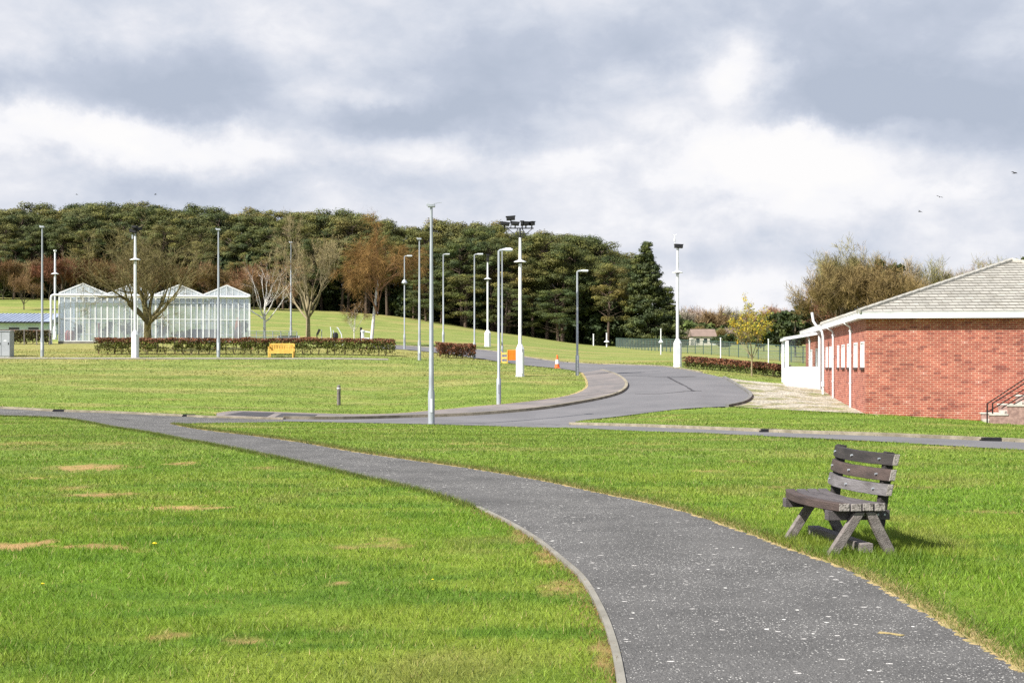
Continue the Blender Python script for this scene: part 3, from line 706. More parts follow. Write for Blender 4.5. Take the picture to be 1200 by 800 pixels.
# tousled long tufts along the tarmac edges and round the bench feet
def fringe(curve, side, dens, w0, col, hmul=1.0, wid=.12):
    c = np.array(curve); seg = np.hypot(*(c[1:]-c[:-1]).T); cum = np.concatenate([[0], np.cumsum(seg)]); n = int(cum[-1]*dens)
    s = NR.rand(n)*cum[-1]; x = np.interp(s, cum, c[:, 0]); y = np.interp(s, cum, c[:, 1]); tx = np.interp(s+.1, cum, c[:, 0])-x; ty = np.interp(s+.1, cum, c[:, 1])-y
    l = np.hypot(tx, ty)+1e-6; o = np.abs(NR.randn(n))*wid*side; x = x - ty/l*o; y = y + tx/l*o
    sc = np.maximum(1, y/12); hh = .045*(.5+NR.rand(n))*hmul; an = NR.rand(n)*6.28; la = NR.rand(n)*6.28; ww = w0*sc*(.6+.8*NR.rand(n)); ln = hh*(.4+NR.rand(n)); z = HT(x, y)
    a = np.stack([x-np.cos(an)*ww, y-np.sin(an)*ww, z], 1); b = np.stack([x+np.cos(an)*ww, y+np.sin(an)*ww, z], 1); c_ = np.stack([x+np.cos(la)*ln, y+np.sin(la)*ln, z+hh], 1)
    V = np.stack([a, b, c_], 1).reshape(-1, 3); cc_ = np.array(col)[NR.randint(0, len(col), n)]*(.7+.6*NR.rand(n)[:, None])
    return V, np.repeat(cc_, 3, 0)
straw = [(.46, .36, .17), (.38, .30, .12), (.30, .26, .09), (.14, .19, .03)]
grn = [(.12, .17, .03), (.09, .14, .02), (.20, .20, .06)]
zz_ += [fringe(gcurve(path_right, 16), 1, 900, .003, straw, .8, .08), fringe(gcurve(path_right, 16), 1, 500, .003, grn, 1.3, .16),
        fringe(gcurve(path_left[:10], 16), -1, 500, .003, grn, 1.2, .07), fringe(gcurve(path_left[9:], 16), -1, 260, .003, [(.30, .17, .08), (.24, .2, .08)], .6, .12),
        fringe(cSU, 1, 200, .004, straw, 1, .2), fringe(cLT, 1, 220, .005, straw, 1, .35)]
bx, by = 3.0, 11.3
n = 9000; x = bx + NR.randn(n)*.42; y = by + NR.randn(n)*.55; k = ~inside(poly_path, x, y); x, y = x[k], y[k]; n = len(x)
hh = .085*(.3+NR.rand(n)); an = NR.rand(n)*6.28; la = NR.rand(n)*6.28; z = HT(x, y)
V = np.stack([np.stack([x-np.cos(an)*.004, y-np.sin(an)*.004, z], 1), np.stack([x+np.cos(an)*.004, y+np.sin(an)*.004, z], 1), np.stack([x+np.cos(la)*hh*.6, y+np.sin(la)*hh*.6, z+hh], 1)], 1).reshape(-1, 3)
zz_.append((V, np.repeat(lawn_col(x, y)*(.7+.7*NR.rand(n)[:, None]), 3, 0)))
gr = np_mesh('grass', np.concatenate([q[0] for q in zz_]), 3, M['blade'], None, np.concatenate([q[1] for q in zz_]))
tag(gr, 'short green mown lawn grass with straw coloured tufts', 'grass', kind='stuff')

# ------------------------------------------------------------------ vegetation generators
def leaves(centers, radii, per, size, rng, up=.3, flat=1.0, tint=None, shell=.55, coh=1.0, rnd=.65):
    """leaf-sized quads through ellipsoid clumps; returns V, C"""
    Vs = []; Cs = []
    for ci, (c, r) in enumerate(zip(centers, radii)):
        n = per if not hasattr(per, '__len__') else per[ci]
        d = rng.randn(n, 3); d /= np.linalg.norm(d, axis=1)[:, None]
        rad = (shell + (1-shell)*rng.rand(n))[:, None]*(1 + .15*rng.randn(n))[:, None]
        p = np.array(c) + d*rad*np.array(r)
        nn = d*coh + rng.randn(n, 3)*rnd + np.array((0, 0, up)); nn /= np.linalg.norm(nn, axis=1)[:, None]
        t = np.cross(nn, rng.randn(n, 3)); t /= np.linalg.norm(t, axis=1)[:, None]; b = np.cross(nn, t)
        s = (size*(.55 + .9*rng.rand(n)))[:, None]; s2 = s*(.45+.4*rng.rand(n))[:, None]
        q = np.stack([p-t*s, p-b*s2, p+t*s, p+b*s2], 1).reshape(-1, 3); Vs.append(q)
        k = (.75 + .5*rng.rand())*(.8+.4*rng.rand(n))[:, None]
        base = np.ones(3) if tint is None else np.array(tint[rng.randint(len(tint))])
        Cs.append(np.repeat(k*base[None, :], 4, 0))
    return np.concatenate(Vs), np.concatenate(Cs)

def grow(mb, twigs, p, d, Ln, r, lvl, maxl, rng, spread, nseg=3, up=.12, droop=0, kids=(2, 4), ratio=.72, wig=.16, tw=6, twl=.5, sides=(7, 6, 5, 4, 3)):
    pts = [Vector(p)]; rad = [r]; cur = Vector(p); dv = Vector(d).normalized()
    for i in range(nseg):
        dv = (dv + Vector((rng.uniform(-wig, wig), rng.uniform(-wig, wig), rng.uniform(-wig, wig) + up*(1 if not droop else (1-lvl*droop))))).normalized()
        cur = cur + dv*Ln/nseg; pts.append(cur.copy()); rad.append(r*(1 - .45*(i+1)/nseg))
    mb.tube(pts, rad, sides[min(lvl, 4)], cap=False)
    if lvl >= maxl:
        for q in range(tw):
            t = rng.random(); a = pts[int(t*(len(pts)-1))].lerp(pts[min(int(t*(len(pts)-1))+1, len(pts)-1)], rng.random())
            td = (dv*.8 + Vector((rng.gauss(0, .5), rng.gauss(0, .5), rng.gauss(0, .45) - droop*.8))).normalized()
            l = twl*rng.uniform(.5, 1.3); e = a + td*l; mid = a + td*l*.5 + Vector((0, 0, -droop*.1)); e += Vector((0, 0, -droop*l*.5))
            twigs.append((a, mid, e))
        return
    nk = rng.randint(*kids)
    for k in range(nk):
        t = rng.uniform(.45, 1.0) if k else 1.0
        f = t*nseg; i = min(int(f), nseg-1); a = pts[i].lerp(pts[i+1], f-i)
        ax = Vector((rng.gauss(0, 1), rng.gauss(0, 1), rng.gauss(0, 1))); ax = (ax - dv*ax.dot(dv)).normalized()
        ang = rng.uniform(.5, 1.1)*spread*(.6 if k == 0 else 1)
        nd = (dv*math.cos(ang) + ax*math.sin(ang)).normalized()
        grow(mb, twigs, a, nd, Ln*ratio*rng.uniform(.75, 1.15), rad[min(i+1, nseg)]*(.8 if k == 0 else .62), lvl+1, maxl, rng, spread, nseg, up, droop, kids, ratio, wig, tw, twl, sides)
def twig_mesh(twigs, w, rng):
    V = []
    for a, m_, e in twigs:
        d = (e-a); s = d.cross(Vector((rng.gauss(0, 1), rng.gauss(0, 1), rng.gauss(0, 1)))).normalized()*w
        V += [a-s, a+s, m_+s*.8, m_-s*.8, m_-s*.8, m_+s*.8, e+s*.25, e-s*.25]
        # side shoots
        for _ in range(2):
            q = a.lerp(e, rng.uniform(.3, .8)); dd = (d.normalized() + Vector((rng.gauss(0, .6), rng.gauss(0, .6), rng.gauss(0, .6)))).normalized()*d.length*.5
            s2 = dd.cross(Vector((0, 0, 1)) + s).normalized()*w*.6; V += [q-s2, q+s2, q+dd+s2*.3, q+dd-s2*.3]
    return np.array([tuple(v) for v in V])
def bare_tree(name, loc, h, label, cat, seed, trunk_m, twig_m, trunk_h=.3, r=.16, first=5, maxl=4, spread=.75, lean=(0, 0), up=.12, droop=0., kids=(2, 3), ratio=.72, tw=6, twl=.5, tww=.012, group=None, tilt=(.35, .95), extra_leaf=None, wig=.16, L0=None, bmat=None, start=(.72, 1.0)):
    rng = random.Random(seed); root = empty(name, loc, label, cat, group); mb = MB(); tg = []
    th = h*trunk_h; top = Vector((lean[0]*th, lean[1]*th, th))
    mb.tube([(0, 0, -.3), (0, 0, .02), Vector((lean[0]*th*.4, lean[1]*th*.4, th*.45)), top], [r*1.4, r*1.2, r, r*.85], 10, cap=False)
    bm = MB()
    L0 = L0 or h*.30
    grow(bm, tg, top, Vector((lean[0], lean[1], 1)), L0*1.15, r*.75, 0, maxl, rng, spread, 3, up, droop, kids, ratio, wig, tw, twl)
    for k in range(first):
        an = 2*math.pi*(k + rng.random()*.6)/first; ti = rng.uniform(*tilt)
        st = Vector((lean[0]*th, lean[1]*th, th*rng.uniform(*start)))
        grow(bm, tg, st, Vector((math.cos(an)*math.sin(ti), math.sin(an)*math.sin(ti), math.cos(ti))), L0*rng.uniform(.85, 1.15), r*.55, 0, maxl, rng, spread, 3, up, droop, kids, ratio, wig, tw, twl)
    mb.build('trunk', trunk_m, root, smooth=True)
    bo = bm.build('branches', bmat or trunk_m, root, smooth=True)
    # fit the height
    zt = max(v.co.z for v in bo.data.vertices)
    tm = twig_mesh(tg, tww, rng); co = np_mesh('crown', tm, 4, twig_m, root)
    zt = max(zt, tm[:, 2].max()); s = h/zt; root.scale = (s, s, s)
    if extra_leaf:
        m_, per, size, tints = extra_leaf; rg = np.random.RandomState(seed)
        cs = [tuple(t[2]) for t in tg if rng.random() < per[1]]
        Vl, Cl = leaves(cs, [(.22, .22, .2)]*len(cs), per[0], size, rg, tint=tints, shell=.1); np_mesh('leaves', Vl, 4, m_, root, Cl)
    return root
# instanced variants: return thing prototypes that are then moved/copied
def pine_proto(seed, lanky=False):
    rg = np.random.RandomState(seed); rng = random.Random(seed); h = 15.0
    root = empty('pine_tree', (0, 0, 0), 'dark green pine', 'tree'); tk = MB()
    lx, ly = rng.uniform(-.5, .5), rng.uniform(-.5, .5)
    tp = [(0, 0, -1), (0, 0, 0), (lx*.5, ly*.5, 5), (lx, ly, 9.5), (lx*1.4, ly*1.2, 13.5)]; tk.tube(tp, [.36, .30, .24, .19, .07], 8, cap=False)
    cs = []; rs = []; pr = []
    n = 52 if not lanky else 40; z0 = .28 if not lanky else .46
    for i in range(n):
        t = rng.random()**.75; z = h*(z0 + (1-z0)*.93*t)
        prof = math.sin(math.pi*min(1, (.22 + .78*(1-t))**.8)*.62)*1.05
        R0 = (3.9 if not lanky else 3.2)*prof
        an = rng.uniform(0, 6.28); rr = R0*math.sqrt(rng.uniform(.25, 1)); c = Vector((lx + rr*math.cos(an), ly + rr*math.sin(an), z))
        cs.append(tuple(c)); q = rng.uniform(.75, 1.35); rs.append((q*1.15, q*1.15, q*.50)); pr.append(int(340*q*q))
        bz = max(z - rr*.35 - .5, h*.3); tk.tube([(lx*bz/12, ly*bz/12, bz), tuple(Vector((lx, ly, bz)).lerp(c, .6)), tuple(c)], [.09, .06, .02], 4, cap=False)
    cs.append((lx*1.3, ly, h-1.0)); rs.append((1.2, 1.2, .7)); pr.append(260)
    for k in range(5):   # dead lower snags
        an = rng.uniform(0, 6.28); z = rng.uniform(3.5, 7); tk.tube([(0, 0, z), (math.cos(an)*1.6, math.sin(an)*1.6, z-.2)], [.05, .015], 4, cap=False)
    Vl, Cl = leaves(cs, rs, pr, .095, rg, coh=1.5, rnd=.5, up=.7, tint=[(1, 1, 1), (1.1, 1.08, .9), (.75, .88, .85), (1.2, 1.06, .85)], shell=.6)
    tk.build('trunk', M['bark_pine'], root, smooth=True); np_mesh('crown', Vl, 4, M['needle'], root, Cl)
    return root
PINES = [pine_proto(s, s in (3, 5)) for s in (1, 2, 3, 4, 5, 6)]
used = set()
def put(proto_list, k, loc, rz, sc, label, group):
    pr = proto_list[k % len(proto_list)]
    if pr.name in used: o = copy_thing(pr, loc, rz, sc)
    else:
        o = pr; used.add(pr.name); o.location = loc; o.rotation_euler = (0, 0, rz); o.scale = sc
    o['label'] = label; o['group'] = group; return o
outx = [-160, -80, 0, 50, 100, 130, 190, 220, 250, 300, 330, 400, 440, 480, 520, 560, 585, 612, 640, 690, 715, 735, 750]
outy = [246, 246, 243, 240, 236, 238, 236, 243, 250, 248, 245, 246, 250, 262, 257, 257, 268, 276, 270, 275, 288, 300, 312]
UND = []; rng = random.Random(21); ip = 0
for row, (Yr, dtop) in enumerate(((197, 46), (202, 28), (208, 14), (216, 4), (226, -1))):
    px = -170 + row*9
    while px < 742:
        p_ = px + rng.uniform(-7, 7); yy_ = Yr + rng.uniform(-2.5, 2.5)
        x = (p_-600)/F*yy_; zb = H(x, yy_)
        top = np.interp(p_, outx, outy) - 3 + rng.uniform(-3, 5) + dtop*rng.uniform(.5, 1.3)*(1.0 if p_ < 560 else .55) + rng.uniform(-2, 5)
        hgt = EYE + (430-top)/F*yy_ - zb; s = hgt/15.0
        sxy = s*rng.uniform(.9, 1.12)
        if p_ < 330: lb = 'rounded dark green pine in the wood above the glasshouse and low blue roofed building'
        elif p_ < 560: lb = 'rounded dark green pine in the wood above the birch trees and long hedge'
        else: lb = 'tall dark pine with bare lower trunk in the wood behind the floodlight mast'
        put(PINES, (rng.randrange(6) if p_ < 560 else rng.choice([2, 4, 2, 4, 0])), (x, yy_, zb), rng.uniform(0, 6.28), (sxy, sxy, s), lb, lb.split(' in the ')[0] + 's ' + 'in the ' + lb.split(' in the ')[1])
        ip += 1; px += rng.uniform(24, 33)
ubase = None
for i in range(95):
    p_ = -180 + (i % 48)*19.8 + rng.uniform(-8, 8); yy_ = rng.uniform(200, 207) if i < 48 else rng.uniform(216, 232)
    if p_ > 745: continue
    x = (p_-600)/F*yy_; l_ = Vector((x, yy_, H(x, yy_))); UND.append((l_, rng.uniform(0, 6), rng.uniform(.8, 1.25)))
# lower boughed pines along the wood edge at the right
for (p_, top, w) in ((545, 318, 1.2), (590, 332, 1.2), (500, 322, 1.1), (655, 335, 1.15)):
    yy_ = 192.; x = (p_-600)/F*yy_; zb = H(x, yy_); s = (EYE + (430-top)/F*yy_ - zb)/15
    put(PINES, [0, 3, 1, 0][p_ % 4], (x, yy_, zb - 1.5), rng.uniform(0, 6), (s*w*1.5, s*w*1.5, s*1.15), 'low bushy pine at the front edge of the wood behind the lamp posts', 'low bushy pines along the wood edge')

def conifer():
    rg = np.random.RandomState(40); rr = random.Random(40); h = 16.4
    root = empty('fir_tree', (0, 0, 0), 'tall dark conical fir tree at the right end of the wood', 'tree'); tk = MB()
    tk.tube([(0, 0, -1), (0, 0, 8), (0, 0, h-.3)], [.5, .33, .05], 8, cap=False); cs = []; rs = []; pr = []
    for i in range(330):
        t = rr.random()**.85; z = .5 + (h-1)*t; Rm = (3.5*(1-t)**.55 + .22)*(1+.07*math.sin(z*2.3))
        an = rr.uniform(0, 6.28); q = rr.uniform(.55, .95)*(1.15-.45*t); r2 = Rm*rr.uniform(.25, .95); sk = max(0, (1-t)-.25)*1.5
        if math.cos(an) > .3 and rr.random() < .45 and t < .60 and i % 2: r2 = Rm*rr.uniform(1.0, 1.35)
        cs.append((r2*math.cos(an)+sk*.3, r2*math.sin(an), z - r2*.12)); rs.append((q*1.2, q*1.2, q*.6)); pr.append(int(160*q))
        if i % 3 == 0: tk.tube([(0, 0, z+.4), (cs[-1][0]*.9, cs[-1][1]*.9, z)], [.06, .02], 4, cap=False)
    Vl, Cl = leaves(cs, rs, [int(p_*1.5) for p_ in pr], .13, rg, coh=1.4, rnd=.5, up=.3, tint=[(1, 1, 1), (1.4, 1.3, 1), (.8, .9, .9)], shell=.4)
    tk.build('trunk', M['bark_pine'], root, smooth=True); np_mesh('crown', Vl, 4, M['needle_dark'], root, Cl); return root
fy = 192.; fx = (757-600)/F*fy; cf = conifer(); cf.location = (fx, fy, H(fx, fy)); cf.scale = (1, 1, (EYE+(430-281)/F*fy-H(fx, fy))/16.4)
# dark shoulder tree behind the fir and ivy clad bush
cf2 = copy_thing(cf, ((782-600)/F*203, 203, H((782-600)/F*203, 203)), 2.0, (.85, .85, .52), 'lower dark fir showing at the right of the tall conical fir')

# reddish bare understorey before the wood (left part)
def thicket_proto(seed, twm, h=7.0, droop=0., dens=7, nm='bare_tree', barkm=None):
    return bare_tree(nm, (0, 0, 0), h, 'bare tree', 'tree', seed, barkm or M['bark'], twm, .18, .10, 6, 3, .62, up=.16, kids=(3, 4), tw=dens, twl=.9, tww=.022, tilt=(.3, .95), droop=droop)
TH = [thicket_proto(61, M['twig_red']), thicket_proto(62, M['twig_brown']), thicket_proto(63, M['twig_red']), thicket_proto(64, M['twig_olive'])]
for t_ in TH: t_['s0'] = t_.scale[0]
rng = random.Random(33); used2 = set()
def put2(k, loc, rz, s, label, group):
    pr = TH[k]; sc = tuple(pr['s0']*q for q in (s if hasattr(s, '__len__') else (s,)*3))
    if k in used2: o = copy_thing(pr, loc, rz, sc)
    else:
        o = pr; used2.add(k); o.location = loc; o.rotation_euler = (0, 0, rz); o.scale = sc
    o['label'] = label; o['group'] = group; return o
for i in range(44):
    p_ = -150 + i*11.6 + rng.uniform(-5, 5); yy_ = rng.uniform(186, 195); x = (p_-600)/F*yy_; zb = H(x, yy_)
    hg = rng.uniform(.75, 1.1)*(1.0 if p_ < 310 else .7)
    k = rng.choice([0, 0, 1, 2, 2, 3]) if p_ < 250 else rng.choice([1, 3, 0])
    put2(k, (x, yy_, zb), rng.uniform(0, 6.28), (hg*1.15, hg*1.15, hg), 'reddish brown bare tree along the foot of the pine wood', 'bare trees along the foot of the pine wood')
o = put2(1, P(28, 363) , 1.0, .82, 'small bare brown tree standing on the sloping field left of the glasshouse', 'bare trees on the field')

# ------------------------------------------------------------------ the nearer bare trees
p = P(173, 411.5)
bare_tree('bare_tree', p, (411.5-240)/F*p.y, 'broad spreading bare tree with mossy branches in front of the glasshouse', 'tree', 108, M['bark_moss'], mat('mossy_twigs', (.21, .18, .065), (.10, .08, .04), 2, .9), .26, .32, 9, 4, .80, up=.10, kids=(3, 4), tw=3, twl=.6, tww=.011, tilt=(.25, 1.25), wig=.30, ratio=.74)
p = P(361, 400)
bare_tree('bare_tree', p, (400-242)/F*p.y, 'vase shaped bare tree with pale grey trunk behind the hedge', 'tree', 12, M['bark_pale'], mat('straw_twigs', (.34, .28, .14), (.20, .16, .08), 2, .9), .27, .22, 8, 4, .55, up=.14, kids=(3, 3), tw=6, twl=.5, tww=.011, tilt=(.3, .95), wig=.15)
p = P(310, 401)
bare_tree('birch_tree', p, (401-298)/F*p.y, 'small bare silver birch with white trunk right of the glasshouse', 'tree', 35, M['birch'], M['twig_brown'], .38, .13, 5, 4, .6, up=.06, kids=(2, 3), tw=6, twl=.5, tww=.010, tilt=(.4, 1.0), droop=.25)
p = P(435, 404)
bare_tree('birch_tree', p, (404-242)/F*p.y, 'large silver birch with dense hanging red brown twigs behind the hedge end', 'tree', 47, M['birch'], mat('birch_twigs', (.27, .155, .045), (.16, .095, .03), 2, .9), .66, .16, 14, 4, .55, lean=(.10, 0), bmat=M['twig_brown'], start=(.42, 1.0), L0=2.3, up=.12, kids=(3, 3), tw=9, twl=.9, tww=.010, tilt=(.2, 1.25), droop=.38, ratio=.70)
p = P(415, 403)
bare_tree('birch_tree', p, (403-348)/F*p.y, 'slim young birch standing just left of the large red brown birch', 'tree', 9, M['birch'], M['twig_red'], .35, .05, 5, 3, .5, up=.1, kids=(2, 3), tw=8, twl=.5, tww=.010, tilt=(.3, .9), droop=.4)
# yellow leaved young tree by the right hedge
p = P(881, 440.5)
bare_tree('yellow_leaved_tree', p, (440.5-344)/F*p.y, 'young tree with sparse yellow leaves in front of the right hedge', 'tree', 18, M['bark_pale'], M['twig_olive'], .36, .055, 6, 3, .55, up=.12, kids=(3, 3), tw=5, twl=.35, tww=.008, tilt=(.35, .95),
          extra_leaf=(M['leaf_yellow'], (6, .5), .055, [(1, 1, 1), (1.15, 1.0, .6), (.7, .8, .8), (1.2, .9, .5)]))
# trees behind the brick building
def leafy(name, loc, h, w, label, seed, m_, twm, n=26, per=150, size=.16, group=None, z0=.25):
    rg = np.random.RandomState(seed); rr = random.Random(seed); root = empty(name, loc, label, 'tree' if h > 3 else 'bush', group); tk = MB()
    tk.tube([(0, 0, -.5), (0, 0, h*.4), (0, 0, h*.85)], [h*.022, h*.016, .03], 7, cap=False); cs = []; rs = []; pr = []
    for i in range(n):
        t = rr.random(); z = h*(z0 + (1-z0)*.92*t); Rm = w/2*math.sin(math.pi*(.18+.75*(1-t)))**.8; an = rr.uniform(0, 6.28); r2 = Rm*math.sqrt(rr.random()); q = w*rr.uniform(.10, .18)
        cs.append((r2*math.cos(an), r2*math.sin(an), z)); rs.append((q, q, q*.75)); pr.append(per)
        tk.tube([(0, 0, max(z-r2*.6, h*.1)), (cs[-1][0], cs[-1][1], z)], [h*.006, .01], 4, cap=False)
    Vl, Cl = leaves(cs, rs, pr, size, rg, up=.2, tint=[(1, 1, 1), (1.2, 1.1, .8), (.75, .85, .8)], shell=.3)
    tk.build('trunk', twm, root, smooth=True); np_mesh('crown', Vl, 4, m_, root, Cl); return root
def at(px, Yd): x = (px-600)/F*Yd; return Vector((x, Yd, H(x, Yd)))
def hfor(loc, top): return EYE + (430-top)/F*loc.y - loc.z
big = [(982, 108, 300, 'brown', 'reddish bare tree nearest the left end of the brick building', 71), (1003, 112, 279, 'olive', 'tallest brown bare tree rising behind the brick building', 72),
       (1035, 106, 287, 'brown', 'olive green tinged bare tree behind the brick building roof', 73), (985, 118, 288, 'grey', 'pale cream twigged bare tree behind the taller brown ones', 74),
       (1068, 125, 296, 'grey', 'slim pale bare tree between the brown clump and the roof ridge', 75), (1105, 128, 294, 'olive', 'thin olive bare tree above the middle of the tiled roof', 76),
       (1128, 135, 300, 'grey', 'small grey bare tree above the upper part of the roof slope', 77), (1160, 135, 296, 'olive', 'olive bare tree showing just left of the roof apex', 78), (1190, 132, 290, 'olive', 'dark bare tree showing behind the roof apex', 79), (1225, 135, 288, 'grey', 'grey bare tree right of the roof apex', 80),
       (966, 120, 330, 'brown', 'low brown bare tree at the left foot of the clump by the building', 82), (1052, 118, 300, 'brown', 'brown bare tree at the right foot of the clump', 83)]
for (px, Yd, top, kd, lb, sd_) in big:
    top -= 7 if sd_ < 74 else 0; l = at(px, Yd); thick = sd_ < 74 or sd_ > 81
    bare_tree('bare_tree', l, hfor(l, top), lb, 'tree', sd_, M['bark_pale'] if kd == 'grey' else M['bark'], M['twig_'+kd], .16, .16, 10 if thick else 7, 4, .6 if thick else .5, up=.15, kids=(3, 4) if thick else (3, 3), tw=5, twl=.8, tww=.018, tilt=(.2, .85 if thick else .65))
M['ever'] = mat('evergreen_leaves', (.055, .075, .02), (.025, .04, .012), .6, .7, attr='tint', transl=.1)
for (px, Yd, top, w, lb, sd_) in ((932, 118, 357, 3.2, 'bright green evergreen at the left end of the building', 1), (915, 135, 366, 3.6, 'dark evergreen left of the bright green one', 2), (1040, 110, 296, 2.8, 'ivy green evergreen within the bare clump behind the roof', 3), (895, 150, 376, 4, 'dark evergreen behind the yellow leaved tree', 6), (850, 170, 392, 3, 'low dark bush beyond the fence near the white house', 7), (1195, 128, 296, 3.4, 'dark evergreen peeping over the roof apex', 8)):
    l = at(px, Yd); leafy('evergreen_tree', l, hfor(l, top), w, lb, sd_, M['ever'], M['bark'], 30, 150, .15)
# distant belt beyond the playing field
rng = random.Random(5)
FT = []
for sd_, kd in ((91, 'grey'), (92, 'brown'), (93, 'olive'), (94, 'grey')):
    t_ = bare_tree('distant_tree', (0, -500, 0), 12.0, 'bare tree', 'tree', sd_, M['bark_pale'], M['twig_'+kd], .15, .2, 7, 3, .6, up=.12, kids=(3, 4), tw=7, twl=1.9, tww=.05, tilt=(.25, 1.1)); t_['s0'] = t_.scale[0]; FT.append(t_)
usedf = set()
for i in range(46):
    px = 775 + i*9.2 + rng.uniform(-5, 5) if i < 34 else 780 + (i-34)*13
    Yd = rng.uniform(280, 340) if i < 34 else rng.uniform(240, 262)
    top = (rng.uniform(353, 368) if i < 34 else rng.uniform(372, 386))
    l = at(px, Yd); s = hfor(l, top)/12.0; k = rng.randrange(4); pr = FT[k]; sc = (pr['s0']*s*1.15, pr['s0']*s*1.15, pr['s0']*s)
    if k in usedf: o = copy_thing(pr, l, rng.uniform(0, 6), sc)
    else: usedf.add(k); o = pr; o.location = l; o.scale = sc
    o['label'] = 'pale bare tree in the distant belt beyond the green fence'; o['group'] = 'distant bare trees beyond the fence'
for i in range(26):
    px = 770 + i*11 + rng.uniform(-4, 4); Yd = rng.uniform(262, 300); l = at(px, Yd)
    if i == 0: bush0 = leafy('distant_bush', l, 5.5, 8, 'green brown bush along the far side of the playing field', 51, M['leaf_bush'], M['bark'], 26, 110, .35, 'distant bushes beyond the playing field', .05); o = bush0
    else: o = copy_thing(bush0, l, rng.uniform(0, 6), (rng.uniform(.8, 1.3), 1, rng.uniform(.6, 1.15)))
for i, (l_, rz_, s_) in enumerate(UND):
    if i == 0: und = leafy('undergrowth_bush', l_, 5.6, 7.5, 'dark undergrowth bush between the pine trunks in the wood', 57, M['ever'], M['bark'], 26, 120, .30, 'dark undergrowth bushes in the pine wood', .04)
    else: copy_thing(und, l_, rz_, (s_, s_, s_*(1.0 if l_.x > -35 else 1.25)))
# horizon woods far behind everything: dark strip of bushes
for i in range(40):
    px = -400 + i*52; Yd = 560; l = at(px, Yd)
    if 780 < px or i % 1 == 0: copy_thing(bush0, l, rng.uniform(0, 6), (2.6, 2.2, 1.5 + .5*rng.random()), 'dark far wood clump on the skyline beyond the trees')['group'] = 'far wood clumps on the skyline'

# ------------------------------------------------------------------ hedges
def hedge(name, a, b, h, w, label, seed, red=.30, gappy=True, dens=1500, leaf=.05, green=None, dark=None, group='beech hedges'):
    rg = np.random.RandomState(seed); rr = random.Random(seed); a, b = Vector(a), Vector(b); d = b-a; Ln = math.hypot(d.x, d.y); ux = Vector((d.x/Ln, d.y/Ln, 0)); nx = Vector((-ux.y, ux.x, 0))
    root = empty(name, a, label, 'hedge', group); n = int(Ln*dens*(h/1.0))
    s = rg.rand(n)*Ln; t = rg.rand(n)**.62; top = h*(1 + .07*(vn(s, s*0, 1.3)-.5) + .05*(vn(s, s*0+9, 4)-.5))
    ww = w/2*(.62 + .38*np.minimum(1, t*1.6))*(1+.35*(vn(s, t*2, 2.2)-.5)); v = (rg.rand(n)*2-1); v = np.sign(v)*np.abs(v)**.6*ww
    z = top*(.10 + .90*t)
    if gappy:
        g = vn(s, t*h*1.5, 2.4) + .35*vn(s, t*h*3, 6); k = (g > .41) | (t > .66); k &= ~((t < .30) & (rg.rand(n) > .35)); s, t, v, z = s[k], t[k], v[k], z[k]; n = len(s)
    x = a.x + ux.x*s + nx.x*v - a.x; y = ux.y*s + nx.y*v; zb = HT(a.x + x, a.y + y) - a.z
    p = np.stack([x, y, zb + z], 1)
    nn = rg.randn(n, 3) + np.array((0, 0, .3)); nn /= np.linalg.norm(nn, axis=1)[:, None]; tt = np.cross(nn, rg.randn(n, 3)); tt /= np.linalg.norm(tt, axis=1)[:, None]; bb = np.cross(nn, tt)
    sz = (leaf*(.6+.8*rg.rand(n)))[:, None]
    V = np.stack([p-tt*sz, p-bb*sz*.7, p+tt*sz, p+bb*sz*.7], 1).reshape(-1, 3)
    RED = np.array((.27, .115, .060)); GR = np.array(green or (.19, .21, .045)); DK = np.array(dark or (.09, .055, .03))
    isr = rg.rand(n) < np.clip((t - (1-red))*4 + .25*(vn(s, t, 1.0)), .03, .97); c = np.where(isr[:, None], RED, GR)
    c = np.where((rg.rand(n) < .15)[:, None], DK, c)*(.6+.8*rg.rand(n))[:, None]
    np_mesh('foliage', V, 4, M['hedge'], root, np.repeat(c, 4, 0))
    st = MB(); q = .2
    while q < Ln:
        bx_ = ux*q; zb_ = H(a.x+bx_.x, a.y+bx_.y) - a.z
        for j in range(3):
            e = bx_ + ux*rr.uniform(-.22, .22) + nx*rr.uniform(-.2, .2)
            st.tube([(bx_.x, bx_.y, zb_-.05), (bx_.x*.4+e.x*.6, bx_.y*.4+e.y*.6, zb_+h*.4), (e.x, e.y, zb_+h*.9)], [.028, .018, .008], 4, cap=False)
        q += rr.uniform(.42, .62)
    st.build('stems', M['bark_pale'], root)
    return root
a, b = P(112, 415.5), P(463, 417.5)
hedge('hedge', a, b, 1.02, .75, 'long clipped beech hedge with red top behind the yellow bench', 1)
a, b = P(512, 418.5), P(556, 420.5)
hedge('hedge', a, b, .92, .8, 'short reddish hedge block beside the road behind the tall pole', 2, red=.9, gappy=False, green=(.10, .11, .03))
a, b = P(803, 431.5), P(924, 442.5)
hedge('hedge', a, b, .66, .7, 'low dark red hedge beside the gravel yard and green fence', 3, red=.62, gappy=False, green=(.12, .14, .035), dark=(.05, .022, .02))
a, b = at(-40, 92), at(57.5, 91)
hedge('hedge', a, b, 1.0, .6, 'brown green hedge between grey cabinet and glasshouse', 4, red=.05, gappy=False, green=(.10, .085, .03), dark=(.05, .045, .025))
